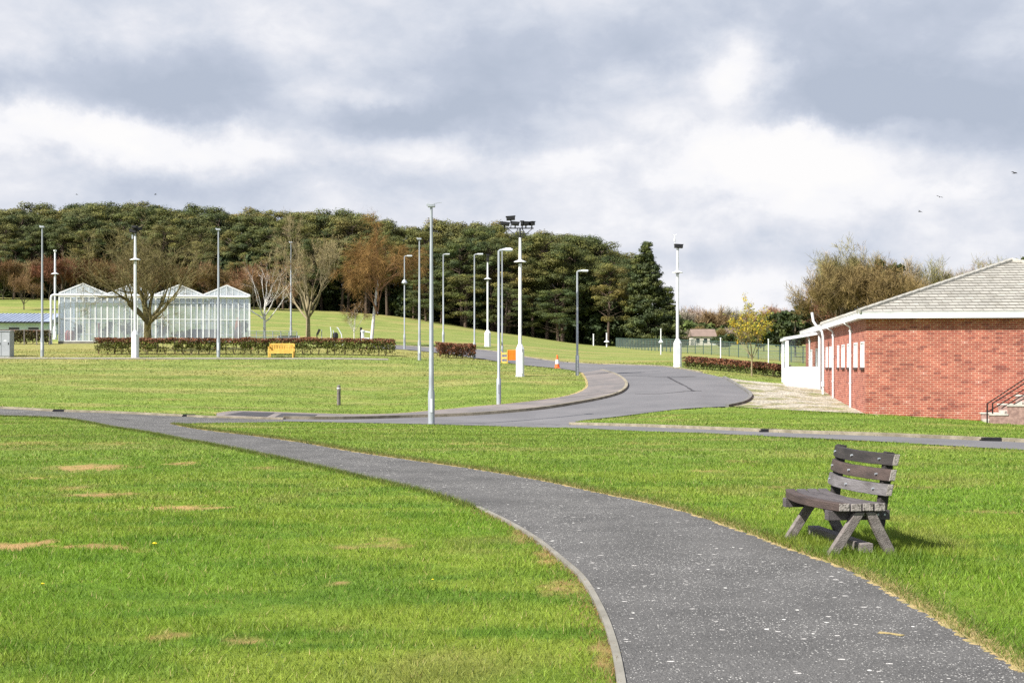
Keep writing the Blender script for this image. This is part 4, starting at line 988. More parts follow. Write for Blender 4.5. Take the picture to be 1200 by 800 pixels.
# scrubby weeds at the foot of the wood and along the fence
# ------------------------------------------------------------------ brick building
Cc = Vector((12.17, 44.0, 0)); th = R(8.2); e1 = Vector((math.cos(th), -math.sin(th), 0)); e2 = Vector((math.sin(th), math.cos(th), 0))
BR = empty('brick_building', Cc, 'single storey red brick building with hipped tiled roof and white fascia', 'building', rz=-th)
Wd, Dp, Hw = 12.5, 24.5, 3.27
def wall(mb, o, du, Ln, z0, z1, ops, nrm, depth=.10):
    """brick wall in local xy with openings (s0,s1,za,zb) and reveals"""
    o = Vector(o); du = Vector(du); nrm = Vector(nrm)
    def pt(s, z, k=0): q = o + du*s - nrm*k; return (q.x, q.y, z)
    cur = 0; ops = sorted(ops)
    def rect(s0, s1, za, zb): 
        flip = du.cross(Vector((0, 0, 1))).dot(nrm) < 0
        vs = [pt(s0, za), pt(s1, za), pt(s1, zb), pt(s0, zb)]; uv = [(s0, za), (s1, za), (s1, zb), (s0, zb)]
        if flip: vs = vs[::-1]; uv = uv[::-1]
        mb.quad(*vs, uv=uv)
    for (s0, s1, za, zb) in ops:
        if s0 > cur: rect(cur, s0, z0, z1)
        rect(s0, s1, z0, za); rect(s0, s1, zb, z1)
        for (q0, q1) in (((s0, za), (s0, zb)), ((s1, zb), (s1, za)), ((s0, zb), (s1, zb)), ((s1, za), (s0, za))):
            mb.quad(pt(*q0), pt(*q1), pt(q1[0], q1[1], depth), pt(q0[0], q0[1], depth), uv=[(0, q0[1]), (.1, q1[1]), (.1, q1[1]+.1), (0, q0[1]+.1)])
        cur = s1
    if cur < Ln: rect(cur, Ln, z0, z1)
wins = [(s, s+w) for s, w in ((.43, .93), (2.35, 1.0), (4.5, .95), (6.4, .95), (8.35, .6), (10.4, .8), (11.5, .7), (12.9, .75), (17.6, 1.0), (20.6, 1.0))]
# local axes: x = along the front wall (right), y = back
mw = MB(); wall(mw, (0, 0, 0), (0, 1, 0), Dp, -.8, Hw, [(a, b, 1.58, 2.50) for a, b in wins], (-1, 0, 0))
wall(mw, (0, 0, 0), (1, 0, 0), Wd, -.8, Hw, [(5.63, 6.6, .62, 2.62)], (0, -1, 0))
wall(mw, (Wd, 0, 0), (0, 1, 0), Dp, -.8, Hw, [], (1, 0, 0)); wall(mw, (0, Dp, 0), (1, 0, 0), Wd, -.8, Hw, [], (0, 1, 0))
mw.build('wall', M['brick'], BR)
for (a, b) in wins:
    f = MB(); z0, z1 = 1.585, 2.495; w_ = .055; x0, x1 = -.022, .075; a2, b2 = a+.004, b-.004
    f.box((x0, a2, z0), (x1, a2+w_, z1)); f.box((x0, b2-w_, z0), (x1, b2, z1)); f.box((x0+.002, a2+w_, z0), (x1, b2-w_, z0+w_)); f.box((x0+.002, a2+w_, z1-w_), (x1, b2-w_, z1))
    f.box((x0+.01, (a+b)/2-.025, z0+w_), (x1, (a+b)/2+.025, z1-w_))
    fo = f.build('window', M['white'], BR)
    g = MB(); g.quad((.05, a2, z0), (.05, b2, z0), (.05, b2, z1), (.05, a2, z1)); g.build('pane', M['glass'], fo)
    sl = MB(); sl.box((-.055, a-.02, 1.50), (.02, b+.02, 1.575)); sl.build('sill', mat('dark_sill', (.06, .03, .025), None, 4, .8), fo)
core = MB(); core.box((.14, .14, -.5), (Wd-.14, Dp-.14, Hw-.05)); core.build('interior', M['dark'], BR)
dr = MB(); dr.box((5.634, -.03, .62), (5.72, .08, 2.615)); dr.box((6.51, -.03, .62), (6.596, .08, 2.615)); dr.box((5.72, -.028, 2.53), (6.51, .08, 2.615)); dr.box((5.72, .02, .62), (6.51, .07, 2.53)); dr.build('door', M['white'], BR)
# roof: stepped courses, front pyramid
ov = .29; x0, x1, y0, y1 = -ov, Wd+ov, -ov, Wd+ov; ze = 3.46; ap = Vector((Wd/2, Wd/2, 5.66)); 
rf = MB()
def hipface(c0, c1, apx, ncourse=19):
    c0, c1 = Vector(c0), Vector(c1); mid = (c0+c1)/2; sl_ = (apx-mid).length; Ln = (c1-c0).length; du = (c1-c0).normalized(); nrm = du.cross((apx-mid).normalized())
    if nrm.z < 0: nrm = -nrm
    for i in range(ncourse):
        t0, t1 = i/ncourse, (i+1)/ncourse; A = c0.lerp(apx, t0); B = c1.lerp(apx, t0); C_ = c1.lerp(apx, min(1, t1+.008)); D = c0.lerp(apx, min(1, t1+.008)); lift = nrm*.045
        uA, uB, uC, uD = [((q-c0).dot(du), t0*ncourse*.34) if k < 2 else ((q-c0).dot(du), t1*ncourse*.34) for k, q in enumerate((A, B, C_, D))]
        rf.quad(A+lift, B+lift, C_+nrm*.012, D+nrm*.012, uv=[uA, uB, uC, uD])
        rf.quad(A-nrm*.01, B-nrm*.01, B+lift, A+lift, uv=[(0, .0), (1, .0), (1, .01), (0, .01)])
hipface((x0, y0, ze), (x1, y0, ze), ap); hipface((x1, y0, ze), (x1, y1, ze), ap); hipface((x1, y1, ze), (x0, y1, ze), ap); hipface((x0, y1, ze), (x0, y0, ze), ap)
rf.build('roof', M['tile'], BR)
r2 = MB(); yb = Dp+ov; zr = 4.25; A, B, C_, D = (x0, y1-1.2, ze+.01), (x1, y1-1.2, ze+.01), (x1, yb, ze+.01), (x0, yb, ze+.01); E_, G_ = (3.4, y1-1.2, zr), (3.4, yb-2.6, zr); E2, G2 = (Wd-3.4, y1-1.2, zr), (Wd-3.4, yb-2.6, zr)
r2.quad(A, D, G_, E_, uv=[(0, 0), (12, 0), (12, 3.7), (0, 3.7)]); r2.quad(B, E2, G2, C_, uv=[(0, 0), (0, 3.7), (12, 3.7), (12, 0)]); r2.quad(D, C_, G2, G_, uv=[(0, 0), (12, 0), (9, 3), (3, 3)]); r2.quad(E_, G_, G2, E2, uv=[(0, 0), (9, 0), (9, 5), (0, 5)])
r2.build('rear_roof', M['tile'], BR)
hp = MB()
for c in ((x0, y0, ze), (x1, y0, ze), (x1, y1, ze), (x0, y1, ze)):
    c = Vector(c); nseg = 22
    for i in range(nseg): hp.tube([c.lerp(ap, i/nseg)+Vector((0, 0, .035)), c.lerp(ap, (i+1.0)/nseg)+Vector((0, 0, .06))], [.10, .085], 7)
hp.build('hip_tiles', mat('hip_tile', (.36, .345, .31), (.25, .24, .21), 3, .9), BR)
# fascia, soffit, gutter
fa = MB(); fz0, fz1 = 3.262, 3.452; tk_ = .03
fa.box((x0, y0, fz0), (x1, y0+tk_, fz1)); fa.box((x0, y0+tk_, fz0), (x0+tk_, yb, fz1)); fa.box((x1-tk_, y0+tk_, fz0), (x1, yb, fz1)); fa.box((x0+tk_, yb-tk_, fz0), (x1-tk_, yb, fz1))
fa.build('fascia', M['white'], BR)
sf = MB(); sf.box((x0+tk_+.002, y0+tk_+.002, fz0+.012), (x1-tk_-.002, yb-tk_-.002, fz0+.03)); sf.build('soffit', M['white'], BR)
gu = MB()
for a_, b_ in (((x0-.047, y0-.047, 3.482), (x1+.047, y0-.047, 3.482)), ((x0-.047, y0-.047, 3.482), (x0-.047, yb, 3.482))): gu.box((x0-.008, y0-.008, 3.454), (x1+.008, y0+.05, 3.512)) if a_[0] != b_[0] else gu.box((x0-.008, y0+.0505, 3.454), (x0+.05, yb, 3.512))
gu.build('gutter', mat('grey_gutter', (.62, .62, .61), (.5, .5, .5), 3, .6), BR)
def downpipe(s):
    zb = H(*(Cc + e2*s - e1*.1).xy); m_ = MB()
    m_.tube([(x0-.055, s, 3.40), (x0-.05, s, 3.28), (-.08, s-.02, 3.10), (-.07, s-.02, 3.0), (-.07, s-.02, zb-.1)], .042, 8)
    for z in (2.95, 2.0, 1.0): m_.tube([(-.07, s-.02, z-.03), (-.07, s-.02, z+.03)], .055, 8)
    m_.box((-.03, s-.06, 2.9), (.0, s+.02, 2.96)); m_.build('downpipe', M['white'], BR, smooth=True)
for s in (3.95, 10.1, 21.4): downpipe(s)
# glazed white lean-to
pp = Vector((0, 0, 0)); sY = 15.7; zb = .70
pl = MB(); X0, X1, Yf, Yb = -1.66, -.06, sY, sY+2.6
for (a_, b_) in ((X0, Yf), (X0, Yb)): pl.box((a_, b_, zb-.5), (a_+.15, b_+.12, zb+2.14))
pl.box((X1-.10, Yf, zb-.5), (X1, Yf+.1, zb+2.4))
LT = empty('lean_to_porch', Cc + e2*0, 'white framed glazed lean-to porch on the long brick wall', 'porch', rz=-th)
pl.build('post', M['white'], LT)
pnl = MB(); pnl.box((X0+.152, Yf+.03, zb-.35), (X1-.102, Yf+.09, zb+.86)); pnl.box((X0+.03, Yf+.122, zb-.35), (X0+.09, Yb-.002, zb+.86)); pnl.build('lower_panel', M['white'], LT)
bm_ = MB(); bm_.beam((X0-.08, Yf+.05, zb+2.22), (X1, Yf+.05, zb+2.50), .16, .14); bm_.beam((X0-.0, Yf+.132, zb+2.20), (X0-.0, Yb+.1, zb+2.20), .14, .12); bm_.box((X0+.152, Yf+.02, zb+.862), (X1-.102, Yf+.1, zb+.92)); bm_.build('rail', M['white'], LT)
g = MB(); g.quad((X0+.15, Yf+.06, zb+.92), (X1-.1, Yf+.06, zb+.92), (X1-.1, Yf+.06, zb+2.38), (X0+.15, Yf+.06, zb+2.18)); g.quad((X0+.06, Yf+.12, zb+.86), (X0+.06, Yb, zb+.86), (X0+.06, Yb, zb+2.13), (X0+.06, Yf+.12, zb+2.13))
g.build('pane', mat_glass('porch_glass', (.86, .9, .88), .05), LT)
rr_ = MB(); rr_.quad((X0-.1, Yf-.05, zb+2.30), (X1, Yf-.05, zb+2.58), (X1, Yb+.1, zb+2.58), (X0-.1, Yb+.1, zb+2.30)); rr_.build('roof', mat_glass('porch_roof', (.8, .82, .8), .1, .5), LT)
# white vent pipe with an offset near its top
yp = 56.0
def pp_(px, row): return Vector(((px-600)/F*yp, yp, EYE + (430-row)/F*yp))
vb = pp_(964.5, 462); m_ = MB(); m_.tube([q - vb for q in (vb, pp_(964.5, 394), pp_(963, 388), pp_(956, 381), pp_(953, 376), pp_(951.5, 366))], .058, 10); m_.tube([(0, 0, .35), (0, 0, .55)], .085, 10)
vp = m_.build('vent_pipe', M['white'], smooth=True); vp.location = vb; tag(vp, 'thick white pipe with a kinked top beside the lean-to porch', 'pipe')

# ------------------------------------------------------------------ steps and railing (in front of the brick wall)
SB = Cc + e1*3.66 - e2*1.55; gz = H(SB.x, SB.y)
ST = empty('entrance_steps', (SB.x, SB.y, 0), 'pink rendered steps with pale copings against the brick wall', 'steps', rz=-th)
zt = [.02, .32, .62, .62]; xs_ = [.10, .66, 1.22, 3.5]
sw = MB(); cp = MB(); tr_ = MB()
for i in range(3):
    xa, xb = xs_[i], xs_[i+1]
    for yo in (0, 1.3):
        sw.box((xa, yo, gz-.5), (xb-.0005, yo+.15, zt[i])); cp.box((xa-.03, yo-.02, zt[i]+.002), (xb+ (.0 if i < 2 else 0), yo+.17, zt[i]+.05))
    for k in range(2):
        zz1 = zt[i]-.12+.15*k - .05; tr_.box((xa+.28*k+.002, .152, gz-.5), (xb if i == 2 and k else xa+.28*(k+1), 1.298, zz1))
tr_.box((xs_[2]+.57, .153, gz-.5), (3.49, 1.297, .60))
sw.build('side_wall', M['render'], ST); cp.build('coping', M['coping'], ST); tr_.build('step_flight', M['coping'], ST)
RL = empty('handrail', (SB.x, SB.y, 0), 'black sloping metal railing beside the pink steps', 'railing', rz=-th)
rl = MB(); r0 = (0.0, .07); 
def rp(x, z): return (x, .09, z)
for k, (za, zb_) in enumerate(((.40, 1.37), (.30, 1.22), (.12, 1.03), (-.03, .86), (-.12, .72))):
    xa = .02 + (0 if k in (0, 2) else .16 if k == 1 else .25*k-.3)
    zs = za + (zb_-za)*((xa-.02)/1.40); rl.beam(rp(xa, zs), rp(1.42, zb_), .032, .032)
rl.build('rail', M['black'], RL)
for (x, z0, z1) in ((.02, gz-.1, .41), (.19, .05, .42), (1.42, .60, 1.52), (1.50, .60, 1.45)):
    q = MB(); q.beam(rp(x, z0), rp(x, z1), .04, .04, (0, 1, 0)); q.build('railing_post', M['black'], RL)
r3 = MB()
for z in (1.46, 1.28, 1.1, .92, .75): r3.beam(rp(1.5, z), rp(3.4, z), .032, .032)
r3.beam(rp(1.34, 1.50), rp(1.55, 1.50), .05, .03); r3.build('landing_rail', M['black'], RL)

# ------------------------------------------------------------------ curved wooden bench
B0 = Vector((2.75, 10.76, 0)); bd = Vector((-.13, 1, 0)).normalized(); BA = math.atan2(-bd.x, bd.y)
BN = empty('wooden_bench', (B0.x, B0.y, H(B0.x, B0.y)), 'weathered curved timber bench with splayed legs beside the tarmac path', 'bench', rz=BA)
BL_ = 1.32
def bow(y, off=0, amp=.115): t = y/BL_; return off - amp*4*t*(1-t)
def plank(name, xo, w, z, h, m, L0=0, L1=BL_, n=14, lean=0, seed=0):
    rr = random.Random(seed); vs = []; fs = []
    for i in range(n+1):
        y = L0+(L1-L0)*i/n; x = bow(y, xo); j = rr.uniform(-.0015, .0015)
        vs += [(x, y, z+j), (x+w, y, z+j), (x+w+lean, y, z+h+j), (x+lean, y, z+h+j)]
    for i in range(n):
        o = i*4; fs += [(o, o+4, o+5, o+1), (o+1, o+5, o+6, o+2), (o+2, o+6, o+7, o+3), (o+3, o+7, o+4, o)]
    fs += [(0, 1, 2, 3), (n*4+3, n*4+2, n*4+1, n*4)]
    mb = MB(); mb.add(vs, fs); o = mb.build(name, m, BN, bevel=.006); o.data.materials.append(M['endgrain'])
    o.data.polygons[len(fs)-1].material_index = 1; o.data.polygons[len(fs)-2].material_index = 1
    return o
M['wood_seat'] = mat('seat_wood', (.115, .102, .104), (.05, .044, .046), 3, .85, .5, 25, tscale=(6, 1, 6), lo=.3, hi=.7)
for k in range(4): plank('seat_plank', .105*k, .094, .385, .068, [M['wood_red'], M['wood_seat'], M['wood_seat'], M['wood_seat']][k], seed=k)
# backrest leans a little back
bz = (.51, .635, .765); bm3 = ('wood_grey', 'wood_red', 'wood_dark')
for k in range(3):
    o = plank('backrest_plank', .382 + .028*(k+1), .055, bz[k], .098, M[bm3[k]], seed=k+9, lean=.022)
    bl = MB()
    for y in (.16, .60, 1.14):
        bl.tube([(bow(y, .382+.028*(k+1))-.006, y, bz[k]+.05), (bow(y, .382+.028*(k+1))+.02, y, bz[k]+.05)], .009, 8)
    bl.build('bolt', M['galv'], o)
for yl in (.09, 1.13):
    bo = bow(yl+.04)
    q = MB(); q.beam((bo+.445, yl+.04, .22), (bo+.540, yl+.04, .875), .075, .075, (1, 0, 0)); q.build('backrest_post', M['wood_dark'], BN, bevel=.006)
    q = MB(); q.box((bo-.02, yl-.0, .300), (bo+.53, yl+.085, .383)); o = q.build('cross_beam', M['wood_seat'], BN, bevel=.005)
    bl = MB()
    for x in (.20, .30, .42, .48): bl.tube([(bo+x, yl-.007, .345), (bo+x, yl+.02, .345)], .010, 8)
    bl.build('bolt', M['galv'], o)
    for (xt, xb_) in ((.24, -.045), (.33, .55)):
        q = MB(); d = 1 if xb_ > xt else -1
        vs = [(bo+xt-.045, -.088), (bo+xt+.045, -.088), (bo+xb_+.05, -.088), (bo+xb_-.05, -.088)]
        y0_ = yl-.068; y1_ = yl-.004
        zz0, zz1 = -.05, .375
        q.add([(vs[0][0], y0_, zz1), (vs[1][0], y0_, zz1), (vs[2][0], y0_, zz0), (vs[3][0], y0_, zz0), (vs[0][0], y1_, zz1), (vs[1][0], y1_, zz1), (vs[2][0], y1_, zz0), (vs[3][0], y1_, zz0)],
              [(0, 3, 2, 1), (4, 5, 6, 7), (0, 1, 5, 4), (1, 2, 6, 5), (2, 3, 7, 6), (3, 0, 4, 7)])
        q.build('leg', M['wood'], BN, bevel=.006)
q = MB(); q.box((.20, .02, .03), (.31, 1.28, .11)); o = q.build('ground_beam', M['wood'], BN, bevel=.006)

# ------------------------------------------------------------------ posts, lamps, masts
def lamp(px, base, top, label, right=True, r0=.065, arm=.55, grp='street lamps along the road'):
    p = P(px, base); h = (base-top)/F*p.y; root = empty('street_lamp', p, label, 'street lamp', grp)
    m_ = MB(); m_.lathe([(r0*1.25, -.1), (r0*1.25, 1.0), (r0*.8, 1.06), (r0*.62, h-.12)], 12); a = MB()
    a.tube([(0, 0, h-.15), (0, 0, h-.05), (.06, -.02, h-.01), (arm*.4, -.08, h)], r0*.6, 8)
    m_.build('pole', M['galv'], root, smooth=True); a.build('arm', M['galv'], root, smooth=True)
    l = MB(); l.box((arm*.35, -.17, h-.03), (arm*1.0, .03, h+.05)); l.box((arm*.45, -.15, h-.06), (arm*.95, .01, h-.028)); l.build('lamp_head', M['mast'], root, bevel=.02)
    d = MB(); d.box((-.03, -r0*1.25-.006, .45), (.03, -r0*1.25+.02, .8)); d.build('access_door', M['galv'], root); return root
lamp(584.5, 474, 293, 'nearest arm topped street lamp, on the lawn left of the floodlight mast', r0=.075)
lamp(676.5, 440, 317.5, 'street lamp at the tip of the lawn where the footway bends', r0=.075)
lamp(588.5, 424, 291.5, 'slim street lamp just behind the nearest one beside the orange board', r0=.06)
lamp(556, 420, 298, 'street lamp rising at the right end of the short hedge block')
lamp(519.5, 403, 298, 'far street lamp on the slope between tall pole and short hedge', r0=.085)
l_ = lamp(474, 409, 300, 'street lamp by the road left of the short hedge with a small bracket halfway', r0=.06)
q = MB(); q.lathe([(.12, 0), (.22, .1), (.10, .3)], 10, (0, 0, 4.55)); q.build('bracket', M['galv'], l_)
def tallpole(px, base, top, label, r0, vane=False):
    p = P(px, base); h = (base-top)/F*p.y; root = empty('camera_pole', p, label, 'pole', 'tall plain poles'); m_ = MB()
    m_.lathe([(r0*1.3, -.1), (r0*1.3, 1.05), (r0, 1.15), (r0*.5, h-.05)], 14); m_.build('pole', M['galv'], root, smooth=True)
    c = MB(); c.box((-.12, -.09, h-.05), (.12, .09, h+.05)); c.box((-.16, -.05, h-.0), (-.11, .05, h+.08)); c.build('head', M['galv'], root, bevel=.01)
    d = MB(); d.box((-.04, -r0*1.3-.006, .4), (.04, -r0*1.3+.02, .85)); d.build('access_door', M['mast'], root)
    if vane:
        v_ = MB(); v_.tube([(0, 0, h-.05), (0, 0, h+.06)], .012, 6); v_.tube([(0, 0, h+.05), (.34, 0, h+.11)], .008, 6); v_.box((-.13, -.02, h+.0), (-.06, .02, h+.07)); v_.build('aerial', M['galv'], root)
    return root
tallpole(505.5, 497, 241, 'nearest and tallest grey pole at the road edge in mid picture', .085, True)
tallpole(49.5, 418, 266, 'grey pole on the far lawn beside the grey cabinet', .08)
tallpole(256, 418.5, 269, 'grey pole in front of the hedge and the last glasshouse gable', .08)
tallpole(341, 400, 284, 'thin grey pole behind the hedge beside the vase shaped bare tree', .08)
tallpole(491.5, 422, 280, 'grey pole on the lawn between the long hedge and the short one', .075)

def mast(px, base, boxtop, disc, top, label, head, w=.40, hidden=False):
    p = P(px, base); k = p.y/F; root = empty('floodlight_mast', p, label, 'mast', 'white masts with cabinet bases'); hb = (base-boxtop)*k; hd = (base-disc)*k; h = (base-top)*k
    b_ = MB(); b_.lathe([(w*.54, -.1), (w*.54, hb), (.11, hb+.24)], 8, rot=0); b_.lathe([(w*.60, -.1), (w*.60, .06)], 8); b_.build('base_cabinet', M['white'], root)
    dd = MB(); dd.box((-.12, -w*.505-.012, .15), (.12, -w*.5+.02, hb-.15)); dd.build('cabinet_door', M['mast'], root)
    po = MB(); po.lathe([(.085, hb+.2), (.08, hd), (.062, h)], 12); po.build('pole', M['white'], root, smooth=True)
    di = MB(); di.lathe([(.31, hd-.01), (.30, hd+.015), (.09, hd+.10)], 16); di.build('anti_climb_disc', M['white'], root); di2 = MB(); di2.lathe([(.06, hd-.10), (.14, hd-.012)], 10); di2.build('collar', M['black'], root)
    def flood(x, y, z, ww=.42, hh=.17, tl=.0, yaw=0):
        m_ = Matrix.Translation((x, y, z)) @ Matrix.Rotation(yaw, 4, 'Z') @ Matrix.Rotation(tl, 4, 'Y')
        f = MB(); f.box((-ww/2, -.16, -hh/2), (ww/2, .16, hh/2), m_); f.box((-ww/2-.03, -.19, hh/2-.02), (ww/2+.03, .19, hh/2+.012), m_); f.box((-.03, -.02, -hh/2-.16), (.03, .02, -hh/2+.01), m_)
        f.box((-ww/2+.03, -.18, -hh/2+.02), (ww/2-.03, -.158, hh/2-.03), m_)
        return f.build('floodlight', M['black'], root, bevel=.012)
    if head == 'big':
        zc = (base-267.5)*k; br = MB(); br.beam((-.70, 0, zc), (.66, 0, zc), .05, .05); br.beam((-.62, 0, zc), (-.08, 0, h+.0), .03, .03); br.beam((.62, 0, zc), (.08, 0, h), .03, .03)
        br.tube([(-.12, 0, zc), (-.16, 0, zc-.18), (0, 0, h-.03)], .02, 6); br.tube([(.10, 0, zc), (.18, 0, zc-.18), (.02, 0, h-.06)], .025, 6); br.tube([(0, 0, h), (0, 0, zc)], .035, 8)
        br.tube([(-.46, .12, zc), (-.42, .12, zc+.36)], .02, 6); br.build('bracket', M['black'], root)
        flood(-.74, 0, zc+.21, .44, .15, .12); flood(-.23, 0, zc+.22, .36, .16, .08); flood(.10, .05, zc+.24, .14, .22, 0); flood(.28, 0, zc+.22, .24, .17, .0, .3); flood(.57, 0, zc+.23, .16, .18, 0, .6); flood(-.46, .12, zc+.50, .42, .18, -.08)
    elif head == 'pair': flood(-.10, 0, h+.30, .42, .2, .2); flood(.16, .05, h+.42, .34, .17, -.3, .8); flood(0, -.1, h+.52, .3, .14, 0); q = MB(); q.tube([(0, 0, h-.25), (0, 0, h+.3)], .05, 8); q.box((-.2, -.05, h-.15), (-.12, .05, h+.12)); q.build('bracket', M['galv'], root)
    elif head == 'one':
        flood(.06, 0, h+.12, .46, .2, .05); q = MB(); q.tube([(0, 0, h-.2), (0, 0, h+.05)], .03, 8); q.build('bracket', M['galv'], root)
        q = MB(); q.tube([(-.14, 0, h+.2), (-.16, 0, h+.72)], .02, 6); q.tube([(-.16, 0, h+.40), (-.16, 0, h+.55)], .05, 8); q.tube([(-.28, 0, h+.80), (-.16, 0, h+.72), (-.04, 0, h+.80)], .015, 6); q.build('aerial', M['white'], root)
    elif head == 'cam': flood(0, 0, h+.20, .2, .34, 0); flood(.02, 0, h+.55, .26, .16, .1)
    elif head == 'cone': q = MB(); q.lathe([(.04, h), (.12, h+.12), (.13, h+.2), (.02, h+.22)], 12); q.build('cap', M['white'], root)
    return root
mast(609.5, 441, 409, 307, 278.5, 'tall white mast with six black floodlights on a crossbar', 'big')
mast(158.5, 419, 392, 304.5, 277, 'white mast with clustered dark floodlights before the glasshouse tree', 'pair')
mast(571.5, 406, 390, 327, 307, 'farther white mast with a black camera head beyond the road', 'cam', .52)
mast(794, 430, 402, 319.5, 291, 'white mast with one black floodlight and aerial at the right hedge end', 'one', .44)
mast(64.5, 397.5, 386, 321, 296, 'white mast with conical cap rising behind the left glasshouse corner', 'cone', .3)
# far small posts on the playing field edge
def small_post(px, base, top, label, disc=None, w=.07):
    p = P(px, base); h = (base-top)/F*p.y; root = empty('white_post', p, label, 'post', 'far white posts'); q = MB(); q.lathe([(w*1.1, -.1), (w, h-.1), (w*1.5, h-.06), (w*1.5, h)], 10); q.build('post', M['white'], root)
    if disc: z = (base-disc)/F*p.y; q = MB(); q.lathe([(w*4.5, z-.02), (w*4.2, z+.04), (w, z+.22)], 14); q.build('disc', M['white'], root)
    return root
small_post(695.5, 405, 391, 'plain short white post at the foot of the right hand pines', None, .085)
small_post(711, 406.5, 390, 'white post with wide collar low on it before the wood', 400.5, .09)
small_post(774.5, 415.5, 385, 'thin white post with collar beside the start of the green fence', 401, .045)
small_post(844.5, 424, 395.5, 'plain white post behind the right hedge near the far white house', None, .04)
small_post(900.5, 428, 397, 'plain white post right of the yellow leaved tree', None, .035)

# bollard, cabinet, cone, barrier, yellow bench
p = P(397, 474.5); q = MB(); q.lathe([(.075, -.1), (.075, .60), (.082, .62), (.075, .64), (.07, .78), (.03, .81)], 12)
bo = empty('bollard', p, 'short weathered timber bollard alone on the middle lawn', 'bollard'); q.build('post', M['wood'], bo, smooth=True); q = MB(); q.lathe([(.078, .66), (.078, .70)], 12); q.build('band', M['white'], bo)
p = P(5, 418); cb_ = empty('utility_cabinet', p, 'grey metal utility cabinet at the left edge of the far lawn', 'cabinet')
q = MB(); q.box((-.55, -.3, -.1), (.47, .3, 1.48)); q.build('body', M['grey'], cb_, bevel=.02); q = MB(); q.box((-.57, -.34, 1.482), (.49, .34, 1.54)); q.build('lid', M['grey'], cb_, bevel=.01)
for a_, b_ in ((-.52, -.06), (-.04, .44)):
    q = MB(); q.box((a_, -.318, .05), (b_, -.298, 1.43)); d_ = q.build('door', M['grey'], cb_, bevel=.004); q = MB(); q.box((b_-.10, -.335, .72), (b_-.05, -.318, .84)); q.build('handle', M['black'], d_)
q = MB(); q.box((.10, -.326, .90), (.26, -.319, .98)); q.build('label_plate', M['white'], cb_)
p = P(653, 431.3); cn = empty('traffic_cone', p, 'orange and white traffic cone on the road beyond the lawn tip', 'cone')
for nm_, prof, mm_ in (('base', [(.22, 0), (.22, .04), (.14, .05)], 'cone'), ('lower_cone', [(.15, .05), (.118, .25)], 'cone'), ('white_band', [(.121, .25), (.085, .50)], 'white'), ('upper_cone', [(.083, .50), (.045, .75), (.03, .76)], 'cone')):
    q = MB(); q.lathe(prof, 14 if nm_ != 'base' else 4); q.build(nm_, M[mm_], cn, smooth=nm_ != 'base')
p = P(596, 425.5); bb_ = empty('road_barrier', p, 'orange barrier board with yellow slatted frame behind the floodlight mast', 'barrier')
q = MB(); q.box((-.05, -.02, .18), (.50, .04, .80)); q.build('board', M['orange'], bb_, bevel=.01); q = MB(); q.box((-.1, -.05, -.02), (-.05, .06, .82)); q.box((.50, -.05, -.02), (.55, .06, .82)); q.build('upright', M['yellow'], bb_)
q = MB()
for z in (.06, .32, .58): q.beam((-.42, .25, z), (-.1, 0, z), .04, .10)
q.box((-.46, .22, -.02), (-.41, .28, .72)); q.build('side_slats', M['yellow'], bb_)
p = P(329, 418.8); yb_ = empty('yellow_bench', p, 'yellow slatted garden bench in front of the long hedge', 'bench')
bw = .745
for x in (-bw, bw-.07):
    q = MB(); q.box((x, -.03, -.05), (x+.07, .04, .60)); q.build('leg', M['yellow'], yb_); q = MB(); q.box((x, .45, -.05), (x+.07, .52, .82)); q.build('leg', M['yellow'], yb_)
    q = MB(); q.box((x-.01, -.05, .602), (x+.08, .449, .64)); q.build('armrest', M['yellow'], yb_)
q = MB()
for k in range(4): q.box((-bw+.072, .0+k*.11, .38), (bw-.072, .09+k*.11, .41))
q.box((-bw+.072, -.03, .24), (bw-.072, -.0, .375)); q.build('seat', M['yellow'], yb_)
q = MB(); q.box((-bw+.072, .46, .74), (bw-.072, .51, .84)); q.box((-bw+.072, .46, .43), (bw-.072, .51, .50))
for k in range(14):
    x = -bw+.10+k*.099; q.box((x, .47, .502), (x+.065, .50, .738))
q.build('backrest', M['yellow'], yb_)

